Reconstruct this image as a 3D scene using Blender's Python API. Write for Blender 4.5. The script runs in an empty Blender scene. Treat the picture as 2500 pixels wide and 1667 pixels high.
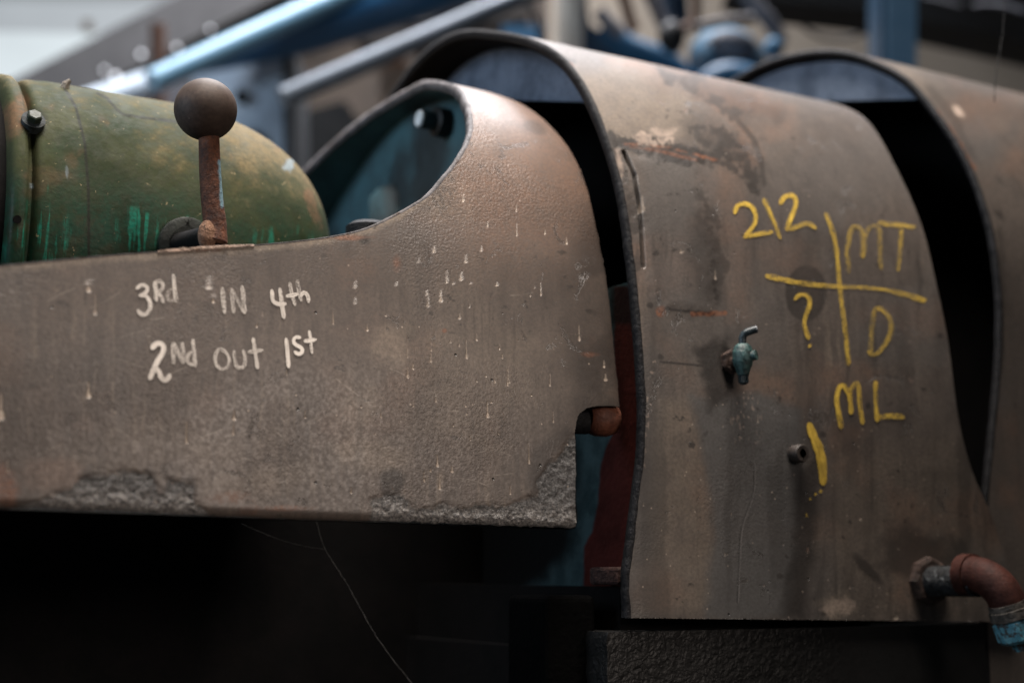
import bpy, math, random
import numpy as np
from mathutils import Vector, Matrix

scene = bpy.context.scene
C = scene.collection
random.seed(7)

# ------------------------------------------------------------------ camera
K = 36 / 50 / 2500                      # 50 mm lens, 36 mm sensor, photograph 2500 px wide
PITCH = math.atan(.165)
CAM = np.array([0, 0, 1.15])
FH = np.array([.5, math.sqrt(.75), 0])
FW = FH * math.cos(PITCH) + np.array([0, 0, math.sin(PITCH)])
RT = np.array([math.sqrt(.75), -.5, 0])
UP = np.cross(RT, FW)
cd = bpy.data.cameras.new('camera'); cam = bpy.data.objects.new('camera', cd); C.objects.link(cam)
cd.lens = 50; cd.sensor_width = 36; cd.clip_start = .02; cd.clip_end = 100
cam.matrix_world = Matrix(((RT[0], UP[0], -FW[0], CAM[0]), (RT[1], UP[1], -FW[1], CAM[1]),
                           (RT[2], UP[2], -FW[2], CAM[2]), (0, 0, 0, 1)))
cd.dof.use_dof = True; cd.dof.focus_distance = 1.23; cd.dof.aperture_fstop = 2.5
scene.camera = cam

# ------------------------------------------------------------------ world, lamps, exposure
w = bpy.data.worlds.new("World"); scene.world = w; w.use_nodes = True
w.node_tree.nodes['Background'].inputs[0].default_value = (.50, .55, .62, 1)
w.node_tree.nodes['Background'].inputs[1].default_value = .028
def area(name, loc, target, size, energy, col, size_y=None):
    l = bpy.data.lights.new(name, 'AREA'); l.size = size; l.energy = energy; l.color = col
    if size_y: l.shape = 'RECTANGLE'; l.size_y = size_y
    o = bpy.data.objects.new(name, l); C.objects.link(o); o.location = loc
    o.rotation_euler = (Vector(target) - Vector(loc)).to_track_quat('-Z', 'Y').to_euler()
    return o
rl = area('roof_light', (.55, .86, 3.5), (.62, 1.32, 1.6), 1.1, 32, (1, .91, .83)); rl.data.spread = math.radians(80)
area('side_window_light', (-2.9, 1.3, 2.5), (.8, 1.4, 1.5), 1.6, 66, (.66, .82, 1))
fl = area('front_light', (1.05, -.80, 1.62), (.38, 1.07, 1.19), .45, .86, (1, .85, .75)); fl.data.spread = math.radians(36)
area('background_fill', (1.6, 3.2, 5.2), (1.8, 4.6, 1.8), 2.2, 430, (.95, .95, 1))  # added fill that brightens the background; no lamp known there
scene.view_settings.view_transform = 'Standard'; scene.view_settings.look = 'None'
scene.view_settings.exposure = 0; scene.view_settings.gamma = 1
scene.view_settings.use_curve_mapping = False
scene.render.engine = 'CYCLES'
scene.cycles.use_denoising = True
scene.cycles.max_bounces = 6

# ------------------------------------------------------------------ geometry helpers
def ray(px, py): return FW + (px - 1250) * K * RT + (833.5 - py) * K * UP
def onX(px, py, X): d = ray(px, py); return CAM + d * X / d[0]
def onY(px, py, Y): d = ray(px, py); return CAM + d * Y / d[1]
def at(px, py, depth): return CAM + ray(px, py) * depth
def proj(P):
    q = np.asarray(P) - CAM; z = q @ FW
    return 1250 + (q @ RT) / z / K, 833.5 - (q @ UP) / z / K
def sst(a, b, x):
    t = np.clip((x - a) / (b - a), 0, 1); return t * t * (3 - 2 * t)
def vnoise(x, y, seed=0):
    xi = np.floor(x).astype(np.int64); yi = np.floor(y).astype(np.int64); fx = x - xi; fy = y - yi
    def h(a, b):
        n = (a * 374761393 + b * 668265263 + seed * 1274126177) & 0xffffffff
        n = ((n ^ (n >> 13)) * 1274126177) & 0xffffffff
        return ((n ^ (n >> 16)) & 0xffff) / 65535.
    fx = fx * fx * (3 - 2 * fx); fy = fy * fy * (3 - 2 * fy)
    return (h(xi, yi) * (1 - fx) + h(xi + 1, yi) * fx) * (1 - fy) + (h(xi, yi + 1) * (1 - fx) + h(xi + 1, yi + 1) * fx) * fy
def fbm(x, y, sc, oc=4, seed=0):
    t = 0; a = 1; s = 0
    for o in range(oc):
        t = t + a * vnoise(x / sc, y / sc, seed + o * 17); s += a; a *= .55; sc /= 2.1
    return t / s * 2 - 1
def spline(pts, n):
    """natural cubic spline through the points, n samples spread by length"""
    P = np.asarray(pts, float); m = len(P)
    t = np.r_[0, np.cumsum(np.linalg.norm(np.diff(P, axis=0), axis=1))]
    h = np.diff(t); A = np.eye(m); B = np.zeros_like(P)
    for i in range(1, m - 1):
        A[i, i - 1] = h[i - 1]; A[i, i] = 2 * (h[i - 1] + h[i]); A[i, i + 1] = h[i]
        B[i] = 6 * ((P[i + 1] - P[i]) / h[i] - (P[i] - P[i - 1]) / h[i - 1])
    M = np.linalg.solve(A, B); q = np.linspace(0, t[-1], n); k = np.clip(np.searchsorted(t, q) - 1, 0, m - 2)
    a = (t[k + 1] - q)[:, None]; b = (q - t[k])[:, None]; hk = h[k][:, None]
    return (M[k] * a ** 3 + M[k + 1] * b ** 3) / (6 * hk) + (P[k] / hk - M[k] * hk / 6) * a + (P[k + 1] / hk - M[k + 1] * hk / 6) * b
def polymask(x, y, poly, soft=6, amp=0, sc=30, seed=1):
    """1 inside a polygon (photo px), noisy soft outline"""
    P = np.asarray(poly, float); d = np.full(x.shape, 1e9); ins = np.zeros(x.shape, bool)
    for i in range(len(P)):
        a = P[i]; b = P[(i + 1) % len(P)]; e = b - a
        t = np.clip(((x - a[0]) * e[0] + (y - a[1]) * e[1]) / (e @ e), 0, 1)
        d = np.minimum(d, np.hypot(x - a[0] - t * e[0], y - a[1] - t * e[1]))
        c = ((a[1] > y) != (b[1] > y)) & (x < (b[0] - a[0]) * (y - a[1]) / (b[1] - a[1] + 1e-12) + a[0]); ins ^= c
    d = np.where(ins, d, -d)
    if amp: d = d + amp * fbm(x, y, sc, 5, seed)
    return sst(-soft, soft, d)
def blob(x, y, cx, cy, rx, ry, ang=0, amp=.35, sc=40, seed=3, lo=1.15, hi=.6):
    c, s = math.cos(ang), math.sin(ang); u = ((x - cx) * c + (y - cy) * s) / rx; v = (-(x - cx) * s + (y - cy) * c) / ry
    return sst(lo, hi, np.hypot(u, v) + amp * fbm(x, y, sc, 5, seed))
def line(x, y, pts, wd, amp=3, sc=25, seed=5):
    d = np.full(x.shape, 1e9); P = np.asarray(pts, float)
    for a, b in zip(P[:-1], P[1:]):
        e = b - a; t = np.clip(((x - a[0]) * e[0] + (y - a[1]) * e[1]) / (e @ e), 0, 1)
        d = np.minimum(d, np.hypot(x - a[0] - t * e[0], y - a[1] - t * e[1]))
    return sst(wd, wd * .4, d + amp * fbm(x, y, sc, 4, seed))

def drip_mask(x, y, lst):
    m = np.zeros(x.shape)
    for dx, y0, y1, wd in lst:
        k = np.where((abs(x - dx) < wd + 4 + .05 * (y1 - y0)) & (y > y0 - 4) & (y < y1 + wd + 4))
        if len(k[0]) == 0: continue
        u = np.clip((y[k] - y0) / (y1 - y0 + 1e-6), 0, 1); r = wd * (.17 + .16 * u + .32 * sst(.65, .95, u)); amp = .35 + .65 * vnoise(np.array([dx * 1.7]), np.array([y0 * 1.3]), 5)[0]; d = np.hypot(x[k] - dx - .06 * (vnoise(np.array([dx]), np.array([y0]), 9)[0] - .3) * (y1 - y0) * u, np.maximum(0, np.maximum(y[k] - y1, y0 - y[k])))
        m[k] = np.maximum(m[k], amp * (.5 + .45 * u) * sst(r + 1., r - .8, d))
    return m
rnd = random.Random(3)
D1 = [(217, 683, 708, 9), (233, 720, 765, 6), (216, 933, 966, 9), (2, 962, 1016, 14), (511, 675, 702, 8), (521, 716, 737, 5), (456, 1030, 1080, 4), (572, 1002, 1022, 7), (570, 1030, 1060, 5), (627, 785, 797, 3),
      (1076, 708, 733, 7), (1091, 660, 690, 3), (1045, 723, 746, 6), (1137, 622, 640, 4), (1126, 665, 681, 6), (1122, 764, 776, 5), (867, 685, 702, 3), (867, 725, 740, 3), (897, 790, 806, 4), (995, 897, 920, 5), (1008, 888, 900, 3), (1138, 830, 873, 4), (1052, 862, 882, 4),
      (1009, 976, 992, 3), (1190, 980, 1016, 5), (1068, 1110, 1136, 5), (1074, 1155, 1192, 4), (1104, 1137, 1150, 6), (1064, 960, 980, 3), (1290, 1080, 1130, 3), (1246, 1184, 1205, 3), (1130, 475, 490, 5), (1175, 600, 612, 3), (1213, 690, 696, 4), (1163, 815, 830, 3), (1478, 912, 926, 7), (1413, 795, 830, 4), (1474, 880, 895, 4),
      (857, 1190, 1202, 3), (20, 1120, 1150, 3), (700, 900, 915, 2.5), (745, 1000, 1020, 2.5), (1320, 690, 720, 2.5), (1240, 900, 940, 2.5), (1060, 600, 615, 4), (1022, 630, 640, 3), (1190, 540, 552, 3), (1260, 500, 515, 3), (1330, 560, 570, 3), (1350, 1005, 1030, 2.5), (1220, 840, 852, 2.5), (640, 760, 770, 2), (930, 1000, 1018, 2.5)]
for i in range(36):
    x = rnd.gauss(1130, 170); y = rnd.uniform(470, 1200)
    if y > 640 - (x - 780) * .4 and not (x > 1390 and y > 960): D1.append((x, y, y + rnd.choice([2, 2, 3, 4, 9, 18, 30]) * rnd.uniform(.7, 1.3), rnd.uniform(1.4, 3.4)))
D2 = [(1566, 480, 512, 10), (1850, 1010, 1030, 3), (2188, 1500, 1506, 10), (1660, 610, 616, 6), (1745, 660, 680, 4), (2455, 1290, 1296, 5), (2100, 1260, 1266, 4)]
for i in range(22):
    x = rnd.uniform(1565, 2300); y = rnd.uniform(800, 1480); D2.append((x, y, y + rnd.uniform(2, 7), rnd.uniform(1.4, 2.8)))
SC1 = []
for i in range(30):
    x = rnd.uniform(60, 1330); y = rnd.uniform(690, 1190); a = rnd.uniform(-.6, .9); l = rnd.uniform(20, 80)
    SC1.append([(x, y), (x + l * .5 * math.cos(a), y + l * .5 * math.sin(a) + rnd.uniform(-4, 4)), (x + l * math.cos(a), y + l * math.sin(a))])
def scratch_mask(x, y, lst):
    m = np.zeros(x.shape)
    for P in lst:
        P = np.array(P); k = np.where((x > P[:, 0].min() - 5) & (x < P[:, 0].max() + 5) & (y > P[:, 1].min() - 5) & (y < P[:, 1].max() + 5))
        if len(k[0]): m[k] = np.maximum(m[k], .5 * line(x[k], y[k], P, 1.8, .3, 9))
    return m

def thing(name, loc, label, cat, group=None):
    o = bpy.data.objects.new(name, None); C.objects.link(o); o.location = Vector([float(v) for v in loc])
    o.empty_display_size = .05
    o['label'] = label; o['category'] = cat
    if group: o['group'] = group
    return o
ROOT = {}
def origin_of(o):
    v = Vector((0, 0, 0))
    while o is not None:
        v = v + o.location; o = o.parent
    return v
def mesh_obj(name, V, Fc, mat, parent=None, smooth=True, attrs=None, label=None, uv=None):
    me = bpy.data.meshes.new(name)
    V = np.asarray(V, np.float64)
    if parent is not None:
        V = V - np.array(origin_of(parent))
    if isinstance(Fc, list): me.from_pydata(V.tolist(), [], Fc)
    else:
        Fc = np.ascontiguousarray(Fc, np.int32); me.vertices.add(len(V)); me.vertices.foreach_set('co', V.astype(np.float32).ravel())
        me.loops.add(Fc.size); me.loops.foreach_set('vertex_index', Fc.ravel()); me.polygons.add(len(Fc))
        me.polygons.foreach_set('loop_start', np.arange(0, Fc.size, 4, dtype=np.int32)); me.validate()
    me.update()
    if attrs:
        for k, a in attrs.items():
            at_ = me.attributes.new(k, 'FLOAT', 'POINT'); at_.data.foreach_set('value', np.asarray(a, np.float32).ravel())
    if smooth: me.polygons.foreach_set('use_smooth', np.ones(len(me.polygons), bool))
    for m in (mat if isinstance(mat, list) else [mat]): me.materials.append(m)
    o = bpy.data.objects.new(name, me); C.objects.link(o)
    if parent is not None: o.parent = parent
    if label: o['label'] = label
    return o
def tag(o, label, cat, group=None):
    o['label'] = label; o['category'] = cat
    if group: o['group'] = group
    return o
def struct(o): o['kind'] = 'structure'; return o
def gridfaces(r, c, flip=False, closed=False):
    i = np.arange(r - 1)[:, None] * c; j = np.arange(c if closed else c - 1)[None, :]; j2 = (j + 1) % c
    f = np.stack([i + j, i + j2, i + c + j2, i + c + j], -1).reshape(-1, 4)
    return f[:, ::-1] if flip else f
def bevel(o, wd=.003, seg=2):
    m = o.modifiers.new('bevel', 'BEVEL'); m.width = wd; m.segments = seg; m.limit_method = 'ANGLE'; return o
class MB:
    """collects simple solids; build() links them as ONE mesh object"""
    def __init__(s): s.V = []; s.F = []
    def add(s, V, F):
        n = len(s.V); s.V += [tuple(float(c) for c in v) for v in V]; s.F += [tuple(int(i) + n for i in f) for f in F]; return s
    def box(s, a, b):
        (x0, y0, z0), (x1, y1, z1) = a, b
        return s.add([(x0, y0, z0), (x1, y0, z0), (x1, y1, z0), (x0, y1, z0), (x0, y0, z1), (x1, y0, z1), (x1, y1, z1), (x0, y1, z1)],
                     [(3, 2, 1, 0), (4, 5, 6, 7), (0, 1, 5, 4), (1, 2, 6, 5), (2, 3, 7, 6), (3, 0, 4, 7)])
    def tube(s, pts, rad, n=20, cap=True):
        P = np.asarray(pts, float); m = len(P); rad = np.broadcast_to(rad, (m,))
        T = np.gradient(P, axis=0); T /= np.linalg.norm(T, axis=1)[:, None]
        a = np.array([0, 0, 1.]) if abs(T[0][2]) < .9 else np.array([1., 0, 0]); V = []
        u = a - T[0] * (a @ T[0])
        for i in range(m):
            u = u - T[i] * (u @ T[i]); u /= np.linalg.norm(u); v = np.cross(T[i], u)
            for k in range(n):
                q = 2 * math.pi * k / n; V.append(P[i] + rad[i] * (math.cos(q) * u + math.sin(q) * v))
        F = gridfaces(m, n, closed=True).tolist()
        if cap: F += [tuple(range(n))[::-1], tuple((m - 1) * n + k for k in range(n))]
        return s.add(V, F)
    def beam(s, p, q, wd, ht, upv=(0, 0, 1)):
        p = np.asarray(p, float); q = np.asarray(q, float); t = (q - p) / np.linalg.norm(q - p)
        a = np.cross(t, upv); a /= np.linalg.norm(a); b = np.cross(a, t)
        V = [e + sx * a * wd / 2 + sz * b * ht / 2 for e in (p, q) for sx, sz in ((-1, -1), (1, -1), (1, 1), (-1, 1))]
        return s.add(V, [(0, 1, 2, 3), (7, 6, 5, 4), (0, 4, 5, 1), (1, 5, 6, 2), (2, 6, 7, 3), (3, 7, 4, 0)])
    def ball(s, c, r, n=32, sc=(1, 1, 1)):
        V = []; c = np.asarray(c, float)
        for i in range(n // 2 + 1):
            th = math.pi * i / (n // 2)
            for k in range(n):
                q = 2 * math.pi * k / n; V.append(c + r * np.array([math.sin(th) * math.cos(q) * sc[0], math.sin(th) * math.sin(q) * sc[1], math.cos(th) * sc[2]]))
        return s.add(V, gridfaces(n // 2 + 1, n, closed=True, flip=True).tolist())
    def build(s, name, mat, parent=None, smooth=True, label=None):
        o = mesh_obj(name, s.V, s.F, mat, parent, smooth, label=label)
        if smooth:
            try: o.data.set_sharp_from_angle(angle=math.radians(40))
            except Exception: pass
        return o

# ------------------------------------------------------------------ materials
class NT:
    def __init__(s, name):
        s.m = bpy.data.materials.new(name); s.m.use_nodes = True; s.t = s.m.node_tree; s.n = s.t.nodes
        s.b = s.n['Principled BSDF']; s.tc = s.n.new('ShaderNodeTexCoord').outputs['Object']
    def lk(s, a, b):
        if isinstance(a, (int, float)): b.default_value = a
        elif isinstance(a, tuple): b.default_value = (*a, 1) if len(a) == 3 and len(b.default_value) == 4 else a
        else: s.t.links.new(a, b)
    def noise(s, sc, det=4, rough=.55, vec=None, stretch=None, dist=0):
        n = s.n.new('ShaderNodeTexNoise'); n.inputs['Scale'].default_value = sc; n.inputs['Detail'].default_value = det
        n.inputs['Roughness'].default_value = rough; n.inputs['Distortion'].default_value = dist
        v = vec or s.tc
        if stretch:
            m = s.n.new('ShaderNodeMapping'); m.inputs['Scale'].default_value = stretch; s.lk(v, m.inputs[0]); v = m.outputs[0]
        s.lk(v, n.inputs['Vector']); return n.outputs['Fac']
    def voro(s, sc, feat='F1', vec=None):
        n = s.n.new('ShaderNodeTexVoronoi'); n.feature = feat; n.inputs['Scale'].default_value = sc; s.lk(vec or s.tc, n.inputs['Vector'])
        return n.outputs['Distance'], n.outputs['Color']
    def ramp(s, x, a, b, lo=0., hi=1.):
        n = s.n.new('ShaderNodeMapRange'); n.interpolation_type = 'SMOOTHSTEP'; s.lk(x, n.inputs[0])
        for k, v in zip((1, 2, 3, 4), (a, b, lo, hi)): n.inputs[k].default_value = v
        return n.outputs[0]
    def mth(s, op, a, b=0.):
        n = s.n.new('ShaderNodeMath'); n.operation = op; s.lk(a, n.inputs[0]); s.lk(b, n.inputs[1]); return n.outputs[0]
    def mix(s, f, a, b, mode='MIX'):
        n = s.n.new('ShaderNodeMix'); n.data_type = 'RGBA'; n.blend_type = mode
        s.lk(f, n.inputs[0]); s.lk(a, n.inputs[6]); s.lk(b, n.inputs[7]); return n.outputs[2]
    def attr(s, name):
        n = s.n.new('ShaderNodeAttribute'); n.attribute_name = name; return n.outputs['Fac']
    def bump(s, h, strength, dist, prev=None):
        n = s.n.new('ShaderNodeBump'); s.lk(strength, n.inputs['Strength']); n.inputs['Distance'].default_value = dist
        s.lk(h, n.inputs['Height'])
        if prev is not None: s.lk(prev, n.inputs['Normal'])
        return n.outputs[0]
    def out(s, col, rough=.5, bump=None, metal=0., spec=.5):
        s.lk(col, s.b.inputs['Base Color']); s.lk(rough, s.b.inputs['Roughness']); s.lk(metal, s.b.inputs['Metallic'])
        s.b.inputs['Specular IOR Level'].default_value = spec
        if bump is not None: s.lk(bump, s.b.inputs['Normal'])
        return s.m

def cast_paint(name, c1, c2, spec=.5, k=1.):
    """old grimy casting paint; the layout of stains and painted-in shade comes from the mesh's own attributes"""
    t = NT(name)
    big = t.noise(5, 6, .6); med = t.noise(38, 5, .62); fine = t.noise(300, 3, .6); run = t.noise(1, 6, .65, stretch=(85, 85, 3.5))
    col = t.mix(t.ramp(big, .2, .8), c1, c2)
    col = t.mix(t.ramp(med, .45, .7, 0, .28), col, tuple(c * .62 for c in c1))
    col = t.mix(t.ramp(run, .5, .72, 0, .42), col, tuple(c * v for c, v in zip(c2, (1.2, 1.18, 1.14))))
    col = t.mix(t.ramp(run, .48, .28, 0, .5), col, tuple(c * .5 for c in c1))
    tan = t.mth('MULTIPLY', t.attr('m_tan'), t.ramp(med, .25, .6, .35, 1))
    col = t.mix(tan, col, (.31, .25, .19))
    warm = t.attr('m_warm'); col = t.mix(t.mth('MULTIPLY', warm, t.ramp(med, .2, .7, .45, 1)), col, (.215, .128, .088))
    cool = t.attr('m_cool'); col = t.mix(t.mth('MULTIPLY', cool, .85), col, (.105, .104, .102))
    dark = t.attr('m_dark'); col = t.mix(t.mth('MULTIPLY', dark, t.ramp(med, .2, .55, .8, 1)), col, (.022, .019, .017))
    ge = t.attr('m_grey'); grey = t.ramp(t.mth('ADD', ge, t.mth('MULTIPLY', t.mth('SUBTRACT', t.noise(150, 6, .75), .5), 1.1)), .22, .72); grey = t.mth('MULTIPLY', grey, t.ramp(ge, .0, .12)); gcol = t.mix(t.ramp(t.noise(330, 5, .7), .36, .66), (.050, .050, .051), (.175, .172, .168)); gcol = t.mix(t.mth('MULTIPLY', t.attr('m_edge'), t.ramp(t.noise(420, 4, .7), .42, .58)), gcol, (.27, .255, .24)); col = t.mix(grey, col, gcol)
    rust = t.attr('m_rust'); rcol = t.mix(t.ramp(fine, .35, .65), (.10, .035, .018), (.36, .135, .06)); col = t.mix(t.mth('MULTIPLY', rust, t.ramp(med, .3, .6, .5, 1)), col, rcol)
    pale = t.attr('m_pale'); col = t.mix(pale, col, (.55, .43, .35))
    # grain, pits and overspray dots
    col = t.mix(t.ramp(fine, .3, .7, .0, .42), col, tuple(c * .45 for c in c1))
    vd, vc = t.voro(62); sep = t.n.new('ShaderNodeSeparateColor'); t.lk(vc, sep.inputs[0])
    pit = t.mth('MULTIPLY', t.ramp(vd, .09, .04), t.ramp(sep.outputs[0], .84, .86))
    col = t.mix(t.mth('MULTIPLY', pit, .85), col, (.02, .017, .015))
    vd2, vc2 = t.voro(120); sep2 = t.n.new('ShaderNodeSeparateColor'); t.lk(vc2, sep2.inputs[0])
    dot = t.mth('MULTIPLY', t.ramp(vd2, .13, .06), t.ramp(sep2.outputs[1], .93, .95))
    col = t.mix(t.mth('MULTIPLY', dot, .55), col, (.55, .45, .36))
    crisp = t.noise(520, 6, .8); col = t.mix(t.ramp(crisp, .53, .63, 0, .34 * k), col, tuple(c * .45 for c in c1)); col = t.mix(t.ramp(crisp, .45, .34, 0, .10 * k), col, tuple(c * 1.9 for c in c2))
    flake = t.noise(24, 8, .75, dist=.6); fl = t.ramp(flake, .615, .63); col = t.mix(t.mth('MULTIPLY', fl, .55), col, tuple(c * .55 for c in c1))
    fl2 = t.ramp(t.noise(17, 9, .78, dist=.4), .66, .67); col = t.mix(t.mth('MULTIPLY', fl2, .5), col, (.20, .12, .085))
    b = t.bump(t.noise(430, 2, .6), t.ramp(t.noise(7, 3), .42, .60, .10 * k, .75 * k), .0010)
    b = t.bump(t.noise(30, 3), .10, .003, b)
    b = t.bump(pit, 1., -.0015, b); b = t.bump(t.mth('ADD', fl, fl2), .5, -.0012, b)
    b = t.bump(t.noise(380, 5, .75), t.mth('MULTIPLY', grey, .6), .003, b)
    dr = t.attr('m_drip'); col = t.mix(dr, col, (.55, .45, .36)); b = t.bump(dr, .6, .0015, b)
    col = t.mix(t.mth('MULTIPLY', t.attr('m_scratch'), t.ramp(t.noise(160, 3), .4, .6, .2, .8)), col, (.30, .26, .22))
    rough = t.ramp(fine, .3, .7, .40, .54)
    return t.out(col, rough, b, 0, spec)

def worn(name, c1, c2, sc=30, rough=.55, bumps=.3, bd=.002, spec=.4, metal=0., chip=None, chipat=.62, fsc=250):
    t = NT(name); a = t.noise(sc, 6, .65); f = t.noise(fsc, 3)
    col = t.mix(t.ramp(a, .35, .65), c1, c2); col = t.mix(t.ramp(f, .35, .7, 0, .4), col, tuple(c * .5 for c in c1))
    if chip: col = t.mix(t.ramp(t.noise(sc * 1.7, 5, .7), chipat, chipat + .05), col, chip)
    b = t.bump(t.noise(fsc * .7, 4, .6), bumps, bd); b = t.bump(a, .3, bd * 2, b)
    return t.out(col, rough, b, metal, spec)

M = {}
M['cast'] = cast_paint('grimy_grey_brown_paint', (.080, .063, .053), (.118, .095, .080))
M['cast_mid'] = cast_paint('grimy_grey_paint', (.083, .068, .059), (.134, .111, .095), .5, .5)
t = NT('teal_inside_paint'); n_ = t.noise(7, 5, .6)
M['teal'] = t.out(t.mix(t.ramp(t.noise(30, 4), .3, .7, 0, .5), t.mix(t.ramp(n_, .46, .64), (.06, .135, .158), (.020, .030, .034)), (.04, .06, .068)), .6, t.bump(t.noise(160, 3), .3, .002), 0, .3)  # dark blotches put the opening's inner shade into the paint
M['black'] = worn('black_oily_iron', (.008, .008, .008), (.016, .015, .014), 20, .55, .4, .002, .3)
M['void'] = worn('shade_black', (.004, .004, .004), (.007, .006, .006), 20, .9, .2, .002, .1)  # near-black colour stands in for the shade of unlit hollows
M['lip'] = worn('bare_edge_metal', (.06, .056, .058), (.14, .132, .14), 60, .62, .4, .002, .2, .0, chip=(.05, .035, .03), chipat=.58)
M['lip_dark'] = worn('dark_edge_metal', (.006, .006, .007), (.013, .013, .015), 70, .7, .6, .003, .2)
M['plate'] = worn('scratched_blue_grey_steel', (.085, .112, .16), (.19, .235, .31), 16, .5, .3, .002, .4, .1)
M['rust'] = worn('rusty_steel', (.085, .032, .018), (.17, .065, .034), 60, .75, .8, .003, .25, chip=(.05, .028, .022), chipat=.55)
M['knob'] = worn('worn_brown_bakelite', (.046, .031, .025), (.074, .051, .040), 18, .62, .12, .0012, .25, chip=(.12, .095, .08), chipat=.66)
M['red'] = worn('rust_red_paint', (.026, .0085, .006), (.050, .016, .011), 34, .65, .4, .002, .15)
M['black_dusty'] = worn('black_dusty_iron', (.0012, .0012, .0012), (.002, .002, .002), 25, .8, .5, .003, .04, chip=(.05, .045, .04), chipat=.76)

# ------------------------------------------------------------------ the covers: a profile in the Y-Z plane swept along X
class Cover:
    def __init__(s, near, yc):
        s.yc = yc; P = spline(near, 500); s.near = P
        t = np.gradient(P, axis=0); n = np.stack([t[:, 1], -t[:, 0]], 1); n /= np.linalg.norm(n, axis=1)[:, None]
        if n[250, 0] > 0: n = -n
        s.nn = n
        s.L = np.r_[0, np.cumsum(np.linalg.norm(np.diff(P, axis=0), axis=1))]; s.len = s.L[-1]
    def at(s, q, off=0.):
        """arc length q from the crown (negative on the far side) -> Y, Z (off = outwards)"""
        q = np.asarray(q, float); a = np.abs(q)
        y = np.interp(a, s.L, s.near[:, 0]); z = np.interp(a, s.L, s.near[:, 1])
        ny = np.interp(a, s.L, s.nn[:, 0]); nz = np.interp(a, s.L, s.nn[:, 1])
        y = y + off * ny; z = z + off * nz
        return np.where(q >= 0, y, 2 * s.yc - y), z
    def hit(s, px, py, far=False):
        """pixel of the photograph -> (X, q) on the near (or far) half"""
        d = ray(px, py); P = s.near.copy()
        if far: P[:, 0] = 2 * s.yc - P[:, 0]
        g = P[:, 1] - (CAM[2] + d[2] / d[1] * P[:, 0])
        k = np.where(g[:-1] * g[1:] <= 0)[0]
        if len(k) == 0: k = np.argmin(abs(g)); u = 0.
        else: k = k[0] if far else k[-1]; u = g[k] / (g[k] - g[k + 1] + 1e-15)
        k2 = min(k + 1, len(P) - 1); y = P[k, 0] + u * (P[k2, 0] - P[k, 0]); q = s.L[k] + u * (s.L[k2] - s.L[k])
        return d[0] / d[1] * y, (-q if far else q)
    def pt(s, px, py, off=0.0006):
        X, q = s.hit(px, py); y, z = s.at(q, off); return np.array([X, y, z])

def sweep(cv, q, XL, XR, nx, off=0., edge=None):
    """rows q, X from XL to XR; edge(X, q, XR) is an extra inward offset"""
    u = np.linspace(0, 1, nx)[None, :]; X = XL[:, None] + (XR - XL)[:, None] * u; Q = np.repeat(q[:, None], nx, 1)
    o = np.full_like(X, off)
    if edge is not None: o = o - edge(X, Q, XR[:, None])
    y, z = cv.at(Q, o); return np.stack([X, y, z], -1)

# ---- cover 1: the front casing with the white writing
end = [(1.475, 1.7095), (1.44, 1.708), (1.40, 1.7025), (1.36, 1.6935), (1.332, 1.6845), (1.303, 1.6735), (1.276, 1.6625), (1.252, 1.652), (1.218, 1.634), (1.185, 1.611),
       (1.154, 1.583), (1.130, 1.552), (1.115, 1.524), (1.101, 1.486), (1.093, 1.460), (1.087, 1.441), (1.072, 1.360), (1.065, 1.311), (1.062, 1.25), (1.061, 1.15), (1.061, .95)]
c1 = Cover(end, 1.475)
X1E = .735
near_px = [(-150, 662), (0, 648), (300, 620), (620, 598), (800, 578), (880, 560), (960, 525), (1040, 475), (1090, 420), (1125, 368), (1141, 333), (1146, 297), (1142, 266), (1132, 240)]
far_px = [(900, 275), (830, 330), (750, 405)]
crown_px = [(1.238, 1112, 212), (1.281, 1088, 203), (1.326, 1060, 199), (1.371, 1030, 203), (1.413, 1004, 210)]
cut = [c1.hit(*p) for p in near_px]
cutf = [c1.hit(*p, far=True) for p in far_px]
cut_q = np.array([c[1] for c in cut[::-1]]); cut_x = np.array([c[0] for c in cut[::-1]])
fq = np.array([c[1] for c in cutf]); fx = np.array([c[0] for c in cutf])
pts = np.array(list(zip(np.r_[fq[::-1], cut_q] * 1., np.r_[fx[::-1], cut_x])))
cr = []
for Yc_, x_, y_ in crown_px:
    d = ray(x_, y_); k = np.argmin(abs(c1.near[:, 0] - (Yc_ if Yc_ < 1.475 else 2.95 - Yc_))); cr.append((c1.L[k] * (1 if Yc_ < 1.475 else -1), d[0] / d[1] * Yc_))
pts = np.vstack([pts, cr]); pts = pts[np.argsort(pts[:, 0])]
pts = np.vstack([[(-.60, -.1), (-.54, .30), (-.47, .48), (-.38, .58)], pts])
cs = spline(pts, 900); o_ = np.argsort(cs[:, 0]); cs = cs[o_]
q_low = cut_q[-1]
def XL1(q):
    x = np.interp(q, cs[:, 0], cs[:, 1]); x = np.where(q >= q_low, -.05, x)
    n = fbm(q * 2500, q * 0 + 3., 30, 4, 9) * .0012
    return np.where((q < q_low), x + n, x)
bot = [c1.hit(x, y) for x, y in ((0, 1240), (1400, 1290))]
q_notch_top = c1.hit(1512, 982)[1]; q_notch_bot = c1.hit(1406, 1076)[1]
def q_bot(X): return bot[0][1] + (X - bot[0][0]) * (bot[1][1] - bot[0][1]) / (bot[1][0] - bot[0][0])
xe_low = c1.hit(1408, 1180)[0]
def XR1(q):
    u = np.clip((q - q_notch_top) / (q_notch_bot - q_notch_top), 0, 1)
    x = np.where(q < q_notch_top, X1E, xe_low + (X1E - xe_low) * np.interp(u, [0, .02, .06, .14, .28, .5, .75, 1], [1, .72, .44, .24, .10, .02, 0, 0]))
    return np.where(q > q_notch_bot, xe_low, x) + fbm(q * 2500, q * 0, 22, 4, 4) * .0011
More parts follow.
